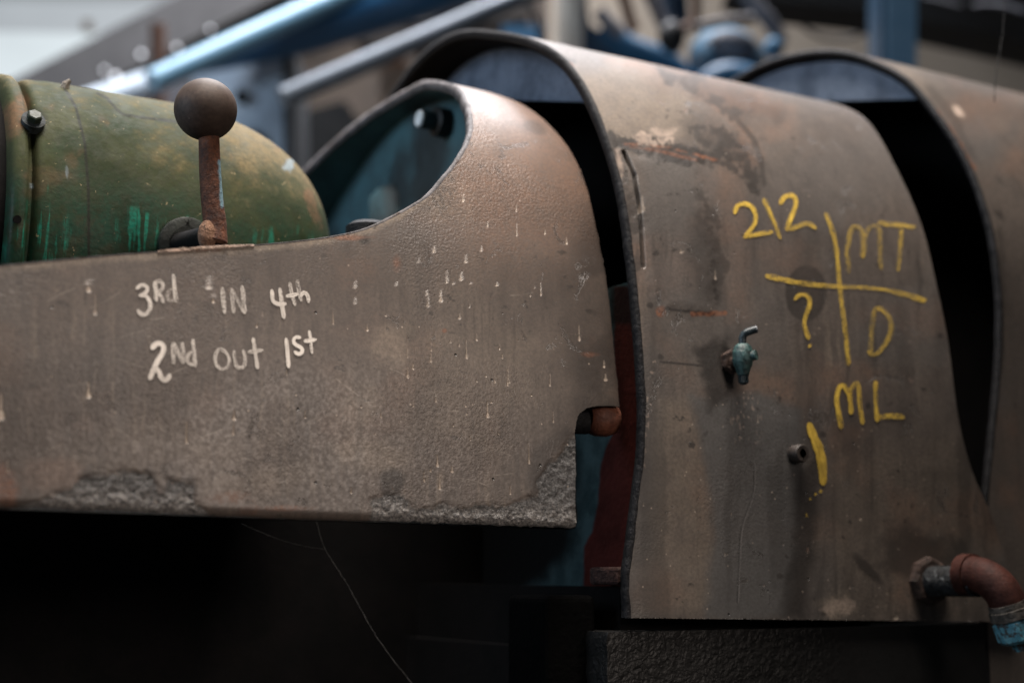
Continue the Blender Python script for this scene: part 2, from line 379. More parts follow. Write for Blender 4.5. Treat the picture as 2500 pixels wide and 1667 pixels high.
def round_end(X, Q, XR):
    d = np.clip(1 - (X1E - X) / .085, 0, 1); wgt = sst(.10, .34, Q)
    bottom = np.clip((Q - (q_bot(X) - .008)) / .008, 0, 1)
    return wgt * .0135 * (1 - np.sqrt(1 - d ** 2 * .98)) + .006 * (1 - np.sqrt(1 - bottom ** 2 * .98))
q_near = np.r_[np.linspace(-.02, .30, 220), np.linspace(.30, q_low + .002, 300)[1:]]
q_far = np.linspace(-.60, -.02, 60)[:-1]
qmax = q_bot(X1E)
q_side = np.linspace(q_low + .003, q_bot(-.05), 400)
q_all = np.r_[q_far, q_near, q_side]
casing = thing('front_casing', (.45, 1.08, 1.13), 'grey brown front casing with scooped opening and white handwriting 3Rd IN 4th, 2nd out 1st', 'machine casing')
def cover_grid(q_rows, nx):
    V = sweep(c1, q_rows, XL1(q_rows), XR1(q_rows), nx, 0., round_end)
    return V
NX1 = 860
G = cover_grid(q_all, NX1)
# lower the last rows along the slanting bottom edge
X = G[..., 0]; Qm = np.repeat(q_all[:, None], NX1, 1)
k0 = len(q_far) + len(q_near)
s_ = (Qm[k0:] - Qm[k0]) / (q_side[-1] - q_side[0])
Qs = Qm[k0] + s_ * (q_bot(X[k0:]) + fbm(X[k0:] * 2500, X[k0:] * 0, 26, 4, 3) * .0004 - Qm[k0])
XRs = XR1(Qs.mean(1))
u_ = np.linspace(0, 1, NX1)[None, :]; Xs = -.05 + (XRs[:, None] + .05) * u_
os_ = -round_end(Xs, Qs, None); ys, zs = c1.at(Qs, os_); G[k0:] = np.stack([Xs, ys, zs], -1)
px, py = proj(G)
FB = lambda sc, seed, oc=4: fbm(px, py, sc, oc, seed)
grey = polymask(px, py, [(40, 1245), (110, 1215), (180, 1200), (205, 1165), (255, 1158), (330, 1150), (372, 1162), (385, 1205), (400, 1205), (412, 1172), (468, 1186), (478, 1225), (520, 1258), (300, 1275), (60, 1260)], 15, 16, 30, 2)
grey = np.maximum(grey, polymask(px, py, [(908, 1270), (915, 1225), (935, 1205), (990, 1212), (1003, 1240), (1100, 1238), (1230, 1236), (1310, 1215), (1318, 1180), (1340, 1140), (1375, 1110), (1390, 1070), (1430, 1060), (1430, 1320), (905, 1300)], 15, 16, 30, 5))
rough_edge = grey * sst(0, 45, py - (1168 + px * .036) + 18 * FB(30, 4))
dark = blob(px, py, 957, 1180, 36, 40, 0, .2, 40, 8) * .9
dark = np.maximum(dark, polymask(px, py, [(1290, 1190), (1300, 1100), (1330, 1070), (1390, 1030), (1410, 1060), (1360, 1110), (1330, 1160), (1320, 1200)], 14, 16, 40, 6) * .6)
dark = np.maximum(dark, blob(px, py, 890, 587, 15, 13, 0, .3, 20, 4) * .8)
dark = np.maximum(dark, blob(px, py, 1305, 312, 34, 17, .35, .2, 30, 2) * .5)
dark = np.maximum(dark, .55 * polymask(px, py, [(905, 1238), (1230, 1236), (1400, 1260), (1400, 1310), (900, 1300)], 10, 10, 20, 3) * sst(-.2, .5, FB(9, 3, 2)))
dark = np.maximum(dark, .5 * polymask(px, py, [(200, 1150), (225, 1130), (235, 1165), (345, 1155), (370, 1130), (385, 1180), (470, 1160), (490, 1200), (480, 1225), (460, 1190), (390, 1215), (200, 1180)], 8, 10, 20, 7) * (1 - grey * .6))
for x, y in ((1375, 617), (1390, 700), (1428, 640), (1440, 760), (147, 738), (78, 940), (1110, 1068)): dark = np.maximum(dark, blob(px, py, x, y, 13, 7, .2, .5, 12, int(x)) * .7)
dark = np.maximum(dark, .68 * sst(-.7, .25, FB(80, 12)) * sst(1345, 1440, px + 18 * FB(90, 13)) * sst(420, 620, py)); dark = np.maximum(dark, .3 * sst(1200, 1400, px) * sst(300, 500, py) * sst(-.3, .5, FB(140, 14)))  # grime mixed with painted-in shade where the right end curves away
tan = blob(px, py, 965, 840, 60, 85, .1, .6, 60, 21, 1.2, .2) * .5
for x, y, rx, ry, k in ((905, 1105, 95, 60, .4), (870, 990, 70, 90, .25), (1150, 900, 220, 260, .2), (640, 1170, 160, 60, .25), (440, 1090, 300, 90, .15), (1100, 480, 90, 70, .35)): tan = np.maximum(tan, k * blob(px, py, x, y, rx, ry, 0, .6, 70, int(x), 1.2, .1))
tan = np.maximum(tan, .6 * sst(26, 6, py - np.interp(px, [p[0] for p in near_px[:9]], [p[1] for p in near_px[:9]]) + 8 * FB(25, 3)) * (px < 1100))
warm = sst(1000, 1200, px) * sst(760, 420, py) * .75 + .22 * sst(.1, .6, FB(170, 30)) + .35 * blob(px, py, 130, 1160, 90, 45, 0, .4, 40, 2)
warm = np.clip(warm, 0, .7); dark = np.maximum(dark, .14 * sst(.05, .5, fbm(px, py * .4, 45, 5, 92)))
cool = .25 * sst(-.2, .5, FB(240, 41)) * sst(900, 300, px) * sst(1150, 800, py)
rust = blob(px, py, 8, 1190, 36, 55, 0, .5, 40, 4) * .5
for x, y, rx, ry, k in ((840, 580, 60, 8, .7), (560, 1215, 60, 18, .3), (610, 1245, 40, 14, .25), (967, 640, 12, 22, .5), (1085, 807, 6, 5, .7), (700, 1240, 60, 8, .4), (1440, 865, 30, 8, .4), (480, 608, 110, 7, .5)): rust = np.maximum(rust, k * blob(px, py, x, y, rx, ry, 0, .6, 24, int(x + y), 1.2, .3))
run_ = fbm(px + 6 * FB(60, 301), py * .045, 11, 4, 300); run2 = fbm(px + 10 * FB(90, 302), py * .03, 34, 3, 303)
dark = np.maximum(dark, .42 * sst(.18, .5, run_) * sst(-.4, .4, FB(150, 304)) * sst(640, 800, py)); dark = np.maximum(dark, .30 * sst(.1, .55, run2) * sst(560, 760, py))
tan = np.maximum(tan, .30 * sst(.2, .55, -run_) * sst(-.3, .4, FB(180, 305)) * sst(650, 850, py))
dark = np.maximum(dark, .35 * sst(.25, .6, FB(210, 306, 5))); dark = np.maximum(dark, .75 * sst(.52, .60, FB(15, 307, 3)) * sst(.0, .3, FB(130, 308)))
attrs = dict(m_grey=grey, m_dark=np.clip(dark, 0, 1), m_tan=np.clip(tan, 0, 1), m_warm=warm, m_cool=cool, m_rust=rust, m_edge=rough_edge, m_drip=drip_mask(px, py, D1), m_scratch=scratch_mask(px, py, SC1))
Nrm = np.cross(np.gradient(G, axis=1), np.gradient(G, axis=0)); Nrm /= np.linalg.norm(Nrm, axis=-1)[..., None] + 1e-12
if Nrm[k0 + 50, 300, 1] > 0: Nrm = -Nrm
G = G + Nrm * (rough_edge * fbm(px, py, 7, 3, 50) * .0006 + grey * fbm(px, py, 16, 2, 51) * .0008 - (grey + 0) * .0008)[..., None]
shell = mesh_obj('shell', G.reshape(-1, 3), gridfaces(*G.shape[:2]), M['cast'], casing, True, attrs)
# opening lip, inner lining and end wall
def lip(name, cv, q, Xe, th, mat, parent, edgef=None, depth=.004, seed=1):
    rows = []
    for off, dx in ((0., depth), (.0006, 0.), (-.4 * th, -.0012), (-th, .0), (-th, depth)):
        e = edgef(Xe, q) if edgef is not None else 0.
        y, z = cv.at(q, off - e); rows.append(np.stack([Xe + dx + .0002 * fbm(q * 2500, q * 0, 16, 3, seed), y, z], -1))
    V = np.stack(rows, 1); return mesh_obj(name, V.reshape(-1, 3), gridfaces(V.shape[0], 5), mat, parent)
ql = np.linspace(-.55, q_low, 900)
lip('opening_lip', c1, ql, XL1(ql), .0105, M['lip'], casing)
qi = np.r_[np.linspace(-.7, q_low, 140), np.linspace(q_low + .004, q_bot(-.05) - .012, 30)]
V = sweep(c1, qi, XL1(qi) + .003, XR1(qi) - .014, 30, -.011)
mesh_obj('inner_lining', V.reshape(-1, 3), gridfaces(len(qi), 30, True), M['teal'], casing)
def disc(cv, X, q0, q1, off, zmin=None, zmax=None, n=80, th=.006):
    q = np.linspace(q0, q1, 400); y, z = cv.at(q, off); V = []; F = []
    if zmin is not None:
        k = np.where(z >= zmin[0] + (y - zmin[1]) * zmin[2])[0]; q = np.linspace(q[k[0]], q[k[-1]], n)
    else: q = np.linspace(q0, q1, n)
    y, z = cv.at(q, off)
    zb = np.full(n, z.min())
    if zmin is not None: zb = zmin[0] + (y - zmin[1]) * zmin[2]; z = np.maximum(z, zb)
    for k, xx in enumerate((X, X + th)):
        V += [(xx, a, b) for a, b in zip(y, z)] + [(xx, a, b) for a, b in zip(y, zb)]
    for k in range(n - 1):
        F += [(k, k + 1, n + k + 1, n + k), (2 * n + k, 3 * n + k, 3 * n + k + 1, 2 * n + k + 1), (k, 2 * n + k, 2 * n + k + 1, k + 1), (n + k, n + k + 1, 3 * n + k + 1, 3 * n + k)]
    return V, F
V, F = disc(c1, .715, -.47, .47, -.010); mesh_obj('end_wall', V, F, M['teal'], casing, False)
# bolt boss inside the opening
p = onX(1090, 302, .7135); bb = MB(); bb.tube([p, p + [-.014, 0, 0], p + [-.016, 0, 0]], [.017, .017, .014], 28)
boss = bb.build('boss', M['black'], casing); bb = MB(); bb.tube([p + [-.016, 0, 0], p + [-.034, 0, 0]], [.0105, .0105], 24); bb.build('bolt_shank', worn('dark_teal_bolt', (.014, .026, .030), (.035, .058, .064), 60), boss)
bb = MB(); bb.tube([p + [-.0342, 0, 0], p + [-.036, 0, 0]], [.0095, .0085], 24); bb.build('bolt_face', worn('pale_bolt_face', (.42, .50, .56), (.6, .68, .74), 80), boss)  # pale colour paints in the light caught by the end face
p = onX(925, 480, .7); bb = MB(); bb.tube([p + [.02, 0, -.2], p + [.02, 0, 0], p + [.02, 0, .012]], [.03, .03, .02], 24); bb.build('inner_post', M['teal'], casing)
p = onY(900, 560, 1.22); bb = MB(); bb.tube([p + [0, 0, -.1], p + [0, 0, .002], p + [0, 0, .006]], [.022, .022, .016], 24); bb.build('pin', M['lip_dark'], casing)
# rusty pin in the notch
p = onY(1466, 1022, 1.092); bb = MB(); bb.tube([p + [-.015, 0, 0], p + [-.012, 0, 0], p + [-.004, 0, 0], p + [.006, 0, 0], p + [.014, 0, 0]], [.011, .0145, .0165, .0165, .0140], 28)
nut = bb.build('pin_head', M['red'], casing); nut.data.materials[0] = worn('rust_orange_paint', (.10, .033, .019), (.17, .06, .033), 60, .6, .5)
bb = MB(); bb.tube([p + [-.04, .004, -.003], p + [-.014, .004, -.003]], [.012, .012], 20); bb.build('pin_shank', M['lip_dark'], nut)
# panel underside return so that the sheet has a real thickness
Xb = np.linspace(-.05, xe_low, 60); rows = []
for dy, dz in ((.010, .0), (.014, -.0005), (.03, .002), (.03, .05)):
    y, z = c1.at(q_bot(Xb), -dy); rows.append(np.stack([Xb, y, z + dz], -1))
V = np.stack(rows, 0); mesh_obj('underside', V.reshape(-1, 3), gridfaces(4, 60), M['black'], casing)
qe = np.linspace(.2, q_bot(xe_low), 300); Xe = XR1(qe); rows = []
for dy in (0., .004, .02, .03):
    y, z = c1.at(qe, -round_end(Xe, qe, None) - dy); rows.append(np.stack([Xe - (dy > 0) * .0005, y, z], -1))
V = np.stack(rows, 1); mesh_obj('end_edge', V.reshape(-1, 3), gridfaces(300, 4, True), M['black'], casing)

# ---- cover 2: the middle casing with the yellow writing
Y2 = 1.05; X2 = .7433
rim2 = [onX(x, y, X2) for x, y in ((1120, 82), (1200, 75), (1255, 83), (1310, 100), (1366, 134), (1415, 194), (1462, 288), (1496, 384), (1515, 460), (1531, 560), (1543, 655), (1555, 770), (1564, 890), (1570, 1000))]
near2 = [(1.475, 1.7905), (1.445, 1.789)] + [(p[1], p[2]) for p in rim2[1:]] + [(1.05, 1.22), (1.05, 1.1), (1.05, .9)]
print(np.round(near2, 3).tolist())
c2 = Cover(near2, 1.475)
lows = [c2.hit(*p) for p in ((1570, 1000), (1565, 1130), (1543, 1300), (1530, 1400), (1532, 1508))]
rights = [c2.hit(*p) for p in ((2179, 393), (2243, 531), (2285, 691), (2317, 850), (2338, 1010), (2381, 1169), (2424, 1265), (2456, 1371), (2472, 1440), (2480, 1517))]
QB2 = [lows[-1], rights[-1]]
def q_bot2(X): return QB2[0][1] + (X - QB2[0][0]) * (QB2[1][1] - QB2[0][1]) / (QB2[1][0] - QB2[0][0])
def XL2(q): return np.interp(q, [l[1] for l in lows], [l[0] for l in lows], left=X2) + fbm(q * 2500, q * 0 + 7, 26, 4, 15) * .0006
rs = spline([(-.05, 1.215), (.02, 1.21), (.1, 1.203), (.2, 1.197)] + [(r[1], r[0]) for r in rights], 400)
def XR2(q): return np.interp(q, rs[:, 0], rs[:, 1])
mid = thing('middle_casing', (.95, 1.2, .95), 'large arched grey casing with yellow chalk marks 212, MT, D, ML and a question mark', 'machine casing')
q2 = np.r_[np.linspace(-.75, -.06, 50)[:-1], np.linspace(-.06, max(QB2[0][1], QB2[1][1]), 900)]
NX2 = 560
XL = XL2(q2); XR = XR2(q2); u_ = np.linspace(0, 1, NX2)[None, :]; X = XL[:, None] + (XR - XL)[:, None] * u_
Q = np.repeat(q2[:, None], NX2, 1); lim = q_bot2(X); Q = np.where(Q > lim - .0, lim, Q)
y, z = c2.at(Q, 0.); G2 = np.stack([X, y, z], -1)
px, py = proj(G2)
dark = blob(px, py, 1968, 716, 52, 70, 0, .07, 40, 8, 1.03, .93) * .72
dark = np.maximum(dark, .7 * line(px, py, [(1795, 285), (1842, 345), (1858, 400), (1866, 450)], 11, 5, 30))
dark = np.maximum(dark, .45 * polymask(px, py, [(1660, 290), (1780, 300), (1850, 400), (1860, 450), (1800, 420), (1700, 350)], 30, 45, 60, 9))
dark = np.maximum(dark, .95 * polymask(px, py, [(1690, 860), (1745, 830), (1800, 860), (1800, 950), (1770, 985), (1735, 1000), (1715, 950)], 14, 20, 40, 2))
dark = np.maximum(dark, .85 * polymask(px, py, [(1950, 1150), (2000, 1110), (1995, 1250), (1990, 1340), (1965, 1510), (1905, 1510), (1930, 1330)], 16, 14, 40, 22))
dark = np.maximum(dark, .7 * blob(px, py, 2240, 1350, 120, 80, 0, .5, 50, 13)); dark = np.maximum(dark, .8 * blob(px, py, 2120, 1390, 50, 16, .8, .5, 40, 14))
dark = np.maximum(dark, line(px, py, [(1624, 755), (1690, 762), (1740, 768)], 5, 2, 14) * .9)
dark = np.maximum(dark, line(px, py, [(1612, 883), (1715, 893)], 4, 1, 14) * .9)
dark = np.maximum(dark, np.maximum(line(px, py, [(1523, 372), (1548, 430), (1560, 500), (1566, 580), (1570, 650)], 5.5, 1.2, 30), line(px, py, [(1546, 425), (1558, 490), (1563, 540)], 9, 2, 30)))
for x, y_ in ((1742, 690), (1745, 710), (1748, 725), (1612, 872), (1712, 882), (1587, 745), (1765, 400), (1740, 640), (2295, 820), (1600, 620), (1730, 900), (2120, 990), (1690, 1085), (2010, 1060)): dark = np.maximum(dark, blob(px, py, x, y_, 9, 9, 0, .5, 9, int(x)) * .85)
dark = np.maximum(dark, .5 * polymask(px, py, [(1560, 150), (1800, 205), (1930, 265), (1900, 295), (1800, 290), (1730, 250), (1660, 205)], 20, 24, 50, 27)); dark = np.maximum(dark, .8 * blob(px, py, 1395, 150, 14, 6, .2, .5, 10, 5))
dark = np.maximum(dark, .5 * polymask(px, py, [(1500, 350), (1640, 350), (1760, 385), (1730, 400), (1610, 372), (1500, 375)], 9, 14, 22, 19) * sst(-.3, .3, fbm(px, py, 18, 3, 4)))
dark = np.maximum(dark, .35 * sst(.0, .5, fbm(px, py * .22, 45, 5, 91)) * sst(380, 620, py)); dark = np.maximum(dark, .5 * polymask(px, py, [(1700, 520), (1760, 600), (1765, 740), (1700, 740), (1670, 640)], 25, 20, 40, 3))
cool = 1. * polymask(px, py, [(1690, 970), (1850, 960), (1960, 1000), (1950, 1300), (1930, 1510), (1720, 1510), (1740, 1320), (1730, 1180)], 18, 16, 60, 31)
cool = np.maximum(cool, .55 * polymask(px, py, [(1560, 390), (1600, 372), (1745, 400), (1770, 560), (1765, 755), (1620, 750), (1580, 690)], 26, 18, 40, 33))
cool = np.maximum(cool, .5 * sst(1640, 1580, px) * sst(700, 900, py))
cool = np.maximum(cool, .35 * sst(-.1, .5, fbm(px, py, 200, 4, 61)))
warm = .85 * polymask(px, py, [(1480, 145), (1590, 150), (1800, 205), (1930, 265), (1900, 290), (1800, 285), (1730, 250), (1660, 210)], 22, 24, 60, 24)
warm = np.maximum(warm, .6 * line(px, py, [(1620, 160), (1730, 235), (1800, 300), (1840, 380)], 22, 14, 40, 6))
warm = np.maximum(warm, .45 * sst(0, .6, fbm(px, py, 160, 4, 71))); warm = np.maximum(warm, .45 * polymask(px, py, [(1770, 500), (1830, 520), (1830, 780), (1780, 780)], 20, 20, 40, 25))
tan = .34 * polymask(px, py, [(1600, 960), (1690, 985), (1735, 1180), (1750, 1330), (1730, 1500), (1560, 1500), (1590, 1300), (1580, 1100)], 22, 25, 60, 35)
tan = np.maximum(tan, 1. * blob(px, py, 2045, 1478, 60, 34, 0, .7, 35, 37, 1.2, .2)); tan = np.maximum(tan, .22 * polymask(px, py, [(2010, 1150), (2330, 1050), (2420, 1300), (2440, 1510), (2010, 1510)], 40, 40, 70, 38))
tan = np.maximum(tan, .45 * polymask(px, py, [(1380, 180), (1500, 160), (1700, 220), (1690, 330), (1450, 330)], 40, 40, 80, 36))
pale = .45 * blob(px, py, 2040, 1482, 46, 26, 0, .8, 22, 39, 1.1, .3); pale = np.maximum(pale, .5 * polymask(px, py, [(1590, 315), (1650, 318), (1640, 338), (1600, 335)], 8, 12, 18, 41)); pale = np.maximum(pale, .5 * polymask(px, py, [(1500, 365), (1512, 365), (1522, 430), (1515, 440)], 5, 5, 10, 42))
pale = np.maximum(pale, .45 * sst(.35, .6, fbm(px, py, 7, 2, 43)) * polymask(px, py, [(1565, 960), (1590, 880), (1600, 860), (1590, 1000), (1560, 1200)], 8, 8, 20, 44))
pale = np.maximum(pale, .4 * sst(.3, .6, fbm(px * 2.2, py, 12, 2, 45)) * polymask(px, py, [(1770, 960), (1830, 940), (1860, 1010), (1850, 1090), (1790, 1080)], 14, 8, 20, 46))
rust = np.maximum(line(px, py, [(1690, 767), (1770, 765)], 8, 3, 10) * .9, blob(px, py, 1612, 760, 14, 14, 0, .5, 12, 2) * .8)
rust = np.maximum(rust, line(px, py, [(1505, 440), (1520, 560), (1534, 660)], 8, 4, 14) * .55); rust = np.maximum(rust, .8 * blob(px, py, 1385, 158, 22, 9, .4, .6, 12, 8)); rust = np.maximum(rust, .6 * blob(px, py, 1690, 172, 22, 8, .2, .5, 12, 8))
rust = np.maximum(rust, .5 * line(px, py, [(1540, 357), (1620, 372), (1700, 392)], 6, 4, 12))
attrs = dict(m_dark=dark, m_cool=cool, m_warm=warm, m_tan=tan, m_pale=pale, m_rust=rust, m_drip=.7 * drip_mask(px, py, D2))
for k_, (pp, a_) in enumerate((([(1490, 330), (1560, 325), (1650, 350), (1760, 385), (1775, 410), (1690, 405), (1600, 388), (1500, 385)], .95), ([(1680, 300), (1790, 330), (1860, 430), (1850, 470), (1790, 430), (1730, 370)], .85), ([(1700, 470), (1745, 520), (1770, 640), (1768, 745), (1715, 735), (1690, 600)], .6), ([(1500, 380), (1520, 380), (1560, 520), (1570, 650), (1555, 660), (1530, 520)], .55), ([(1590, 150), (1720, 190), (1760, 245), (1820, 275), (1790, 300), (1700, 240), (1600, 175)], .8))):
    dark = np.maximum(dark, a_ * polymask(px, py, pp, 4, 26, 34, 200 + k_) * sst(-.7, -.05, fbm(px, py, 16, 4, 210 + k_)))
pale = np.maximum(pale, .55 * polymask(px, py, [(1530, 335), (1600, 318), (1660, 335), (1640, 352), (1560, 350)], 4, 16, 18, 241) * sst(-.2, .2, fbm(px, py, 12, 4, 242)))
rust = np.maximum(rust, .75 * line(px, py, [(1505, 352), (1560, 352), (1640, 362), (1700, 378), (1750, 392)], 5, 5, 12, 7) * sst(-.3, .2, fbm(px, py, 26, 3, 243)))
FC = lambda sc, seed, oc=4: fbm(px, py, sc, oc, seed)
run_ = fbm(px + 8 * FC(60, 401), py * .05, 15, 4, 400); run2 = fbm(px + 14 * FC(90, 402), py * .035, 48, 3, 403)
dark = np.maximum(dark, .45 * sst(.15, .5, run_) * sst(-.4, .4, FC(160, 404)) * sst(420, 640, py)); dark = np.maximum(dark, .42 * sst(.05, .5, run2) * sst(450, 700, py))
tan = np.maximum(tan, .28 * sst(.2, .55, -run_) * sst(-.2, .5, FC(200, 405)) * sst(500, 800, py)); dark = np.maximum(dark, .8 * sst(.50, .60, FC(17, 407, 3)) * sst(.05, .35, FC(140, 408)))
attrs.update(m_dark=np.clip(dark, 0, 1), m_tan=tan, m_pale=pale, m_rust=rust)
inset = polymask(px, py, [(1523, 372), (1700, 392), (1740, 560), (1740, 762), (1622, 755), (1585, 700), (1570, 640), (1558, 480)], 22, 8, 30, 3)
crackm = line(px, py, [(1523, 372), (1548, 430), (1560, 500), (1566, 580), (1570, 650)], 6, 1.2, 30)
dd = inset * .0016 - crackm * .006 + fbm(px, py, 120, 3, 77) * .0004
Y_, Z_ = c2.at(Q, dd); G2[..., 1] = Y_; G2[..., 2] = Z_
mesh_obj('shell', G2.reshape(-1, 3), gridfaces(*G2.shape[:2]), M['cast_mid'], mid, True, attrs)
qr = np.linspace(-.70, QB2[0][1], 700); lip('rim', c2, qr, XL2(qr), .010, M['lip_dark'], mid, None, .004, 5)
qi = np.linspace(-.75, QB2[0][1], 120); V = sweep(c2, qi, XL2(qi) + .003, XR2(qi) - .003, 24, -.012); mesh_obj('inner_lining', V.reshape(-1, 3), gridfaces(len(qi), 24, True), M['void'], mid)
def edge_line(a, b, X):
    A = onX(*a, X); B = onX(*b, X); return (A[2], A[1], (B[2] - A[2]) / (B[1] - A[1]))
zcut = edge_line((1230, 244), (1440, 250), X2 + .05)
V, F = disc(c2, X2 + .05, -.60, .60, -.0125, zmin=zcut); mesh_obj('end_plate', V, F, M['plate'], mid, False)
V, F = disc(c2, X2 + .25, -.9, .9, -.014); mesh_obj('back_wall', V, F, M['void'], mid, False)
# red / teal bulkhead seen in the gap beside the front casing
XBH = X2 + .012
ya = onX(1552, 1130, XBH)[1] - .012
zb_ = onX(1450, 1440, XBH)[2]; yb_ = onX(1180, 1400, XBH)[1]
uu, zz = np.meshgrid(np.linspace(0, 1, 150), np.linspace(zb_ - .004, 1.425, 240)); ymin = np.interp(zz, c2.near[::-1, 1], c2.near[::-1, 0]) + .016
yy = ymin + (yb_ - ymin) * uu; P = np.stack([np.full_like(yy, XBH), yy, zz], -1)
bx, by = proj(P)
red = polymask(bx, by, [(1500, 700), (1600, 700), (1600, 1460), (1425, 1460), (1425, 1334), (1445, 1298), (1459, 1228), (1466, 1140), (1478, 1095), (1500, 1050)], 2.5, 3, 24, 6)
shade_mask = np.maximum(polymask(bx, by, [(1000, 900), (1402, 900), (1405, 1290), (1400, 1345), (1350, 1395), (1310, 1425), (1300, 1500), (1000, 1500)], 34, 22, 40, 8), .8 * polymask(bx, by, [(1490, 700), (1600, 700), (1600, 792), (1490, 792)], 8, 4, 20, 3))  # paints shade near-black on the bulkhead's left side and top
t = NT('red_and_teal_bulkhead_paint'); n = t.noise(40, 5)
rc = t.mix(t.ramp(n, .35, .65), (.040, .008, .006), (.064, .013, .010)); tcx = t.mix(t.ramp(n, .35, .65), (.020, .036, .039), (.042, .068, .072))
M['bulk'] = t.out(t.mix(t.attr('m_shade'), t.mix(t.attr('m_red'), tcx, rc), (.004, .004, .004)), .6, t.bump(t.noise(160, 3), .3, .002), 0, .1)
V = np.concatenate([P.reshape(-1, 3), (P + [.012, 0, 0]).reshape(-1, 3)])
mesh_obj('bulkhead', V, np.concatenate([gridfaces(240, 150, True), gridfaces(240, 150) + 240 * 150]), M['bulk'], mid, True, dict(m_red=np.r_[red.ravel(), red.ravel()], m_shade=np.r_[shade_mask.ravel(), shade_mask.ravel()]))
# socket plug
p = c2.pt(1940, 1108, 0); bb = MB(); bb.tube([p + [0, .004, 0], p + [0, -.010, 0], p + [0, -.012, 0], p + [0, -.012, 0], p + [0, -.004, 0]], [.0088, .0088, .0076, .0042, .0042], 26)
plug = bb.build('socket_plug', worn('dark_brown_iron', (.022, .016, .013), (.042, .031, .026), 60), mid)
# drain valve
VS = .57
vm = worn('verdigris_paint', (.010, .028, .028), (.050, .115, .11), 190, .42, .5, .002, .5, chip=(.30, .36, .34), chipat=.66, fsc=500)
vd = worn('dark_valve_steel', (.012, .022, .028), (.025, .04, .046), 90, .4, .3)
o0 = c2.pt(1782, 884, 0)
def lv(x, n, z): return o0 + np.array([x, -n, z]) * VS
nb = MB(); nb.tube([lv(0, -.004, 0), lv(0, .006, 0), lv(.0, .010, .0), lv(0, .024, .002)], np.array([.016, .014, .009, .008]) * VS, 22)
valve = nb.build('drain_valve', worn('rust_brown_boss', (.03, .02, .016), (.075, .042, .03), 90), mid, label='small verdigris green drain valve screwed into the casing')
bb = MB(); bb.tube([lv(.0, .034, -.026), lv(.0, .034, -.018), lv(0, .034, -.010), lv(0, .034, .0), lv(0, .034, .012), lv(0, .034, .022), lv(0, .034, .026)], np.array([.0095, .0115, .0150, .0175, .0170, .0140, .009]) * VS, 24)
bb.build('valve_body', vm, valve)
bb = MB(); bb.tube([lv(0, -.002, 0), lv(0, .0095, 0), lv(0, .0105, 0)], np.array([.021, .021, .018]) * VS, 6); bb.build('hex_nut', worn('rusty_hex_nut', (.028, .016, .012), (.085, .045, .03), 120, .8, .7, .003), valve, False)
bb = MB(); bb.tube([lv(.0, .034, .024), lv(.0, .034, .036), lv(.002, .036, .042), lv(.006, .040, .0455), lv(.019, .047, .050)], np.array([.0065, .0065, .0065, .0065, .0062]) * VS, 16); bb.build('handle', vd, valve)
bb = MB(); bb.tube([lv(.0192, .0471, .050), lv(.0202, .0477, .0503)], np.array([.0056, .0056]) * VS, 16); bb.build('handle_tip', worn('pale_worn_tip', (.3, .32, .36), (.4, .42, .46)), valve)
bb = MB(); bb.tube([lv(.004, .040, .004), lv(.012, .054, .006), lv(.012, .054, .006), lv(.009, .049, .0055)], np.array([.0085, .0085, .0052, .0052]) * VS, 20); bb.build('outlet', vm, valve)
zs = np.linspace(-.026, -.042, 13); bb = MB(); bb.tube([lv(0.0, .034, q) for q in zs], VS * np.array([.0092 if i % 2 else .0078 for i in range(10)] + [.007, .006, .004]), 20)
bb.build('packing_nut', vd, valve)
# outlet pipe with the rust red elbow
e0 = c2.pt(2262, 1418, 0)
bb = MB(); bb.tube([e0 + [0, .01, 0], e0 + [0, -.003, 0], e0 + [0, -.005, 0], e0 + [.0, -.066, 0]], [.020, .020, .0150, .0150], 26)
pipe = bb.build('outlet_pipe', worn('mottled_black_pipe', (.010, .010, .010), (.026, .028, .030), 90, .7, 1., .004, .2, chip=(.10, .105, .11), chipat=.58), mid, label='short pipe with a rust red elbow and a light blue union')
dx_ = np.array([.30, -.10, -.95]); Rb = .027; st0 = e0 + np.array([0, -.064, .006])
arc = [e0 + [0, -.050, .006], e0 + [0, -.062, .006], e0 + [0, -.0625, .006]] + [st0 + Rb * (math.sin(a) * np.array([0, -1., 0]) + (1 - math.cos(a)) * dx_) for a in np.linspace(0, math.pi / 2, 16)]
arc += [arc[-1] + dx_ * .006]
bb = MB(); bb.tube(arc, [.0205, .0205, .0182] + [.0176] * 17, 28); elbow = bb.build('elbow', M['red'], pipe)
bb = MB(); bb.tube([e0 + [0, .004, 0], e0 + [0, -.007, 0], e0 + [0, -.009, 0]], [.0245, .0245, .021], 8); bb.build('base_nut', worn('rusty_base_nut', (.02, .013, .010), (.06, .034, .025), 110, .8, .8, .003), pipe, False)
q = arc[-1]; al_ = lambda *k: [q + dx_ * v for v in k]
bb = MB(); bb.tube(al_(-.006, .000, .0001, .009, .010), [.0188, .0188, .0204, .0204, .0175], 26); bb.build('collar', worn('dirty_thread_metal', (.03, .026, .022), (.10, .085, .07), 120, .6, .8, .003), pipe)
bb = MB(); bb.tube(al_(.009, .012, .028, .031, .0315, .040), [.0175, .0205, .0205, .0175, .010, .009], 8); un = bb.build('union_nut', worn('chipped_light_blue_paint', (.07, .23, .29), (.15, .36, .43), 110, .5, .5, .002, chip=(.05, .042, .037), chipat=.51), pipe)

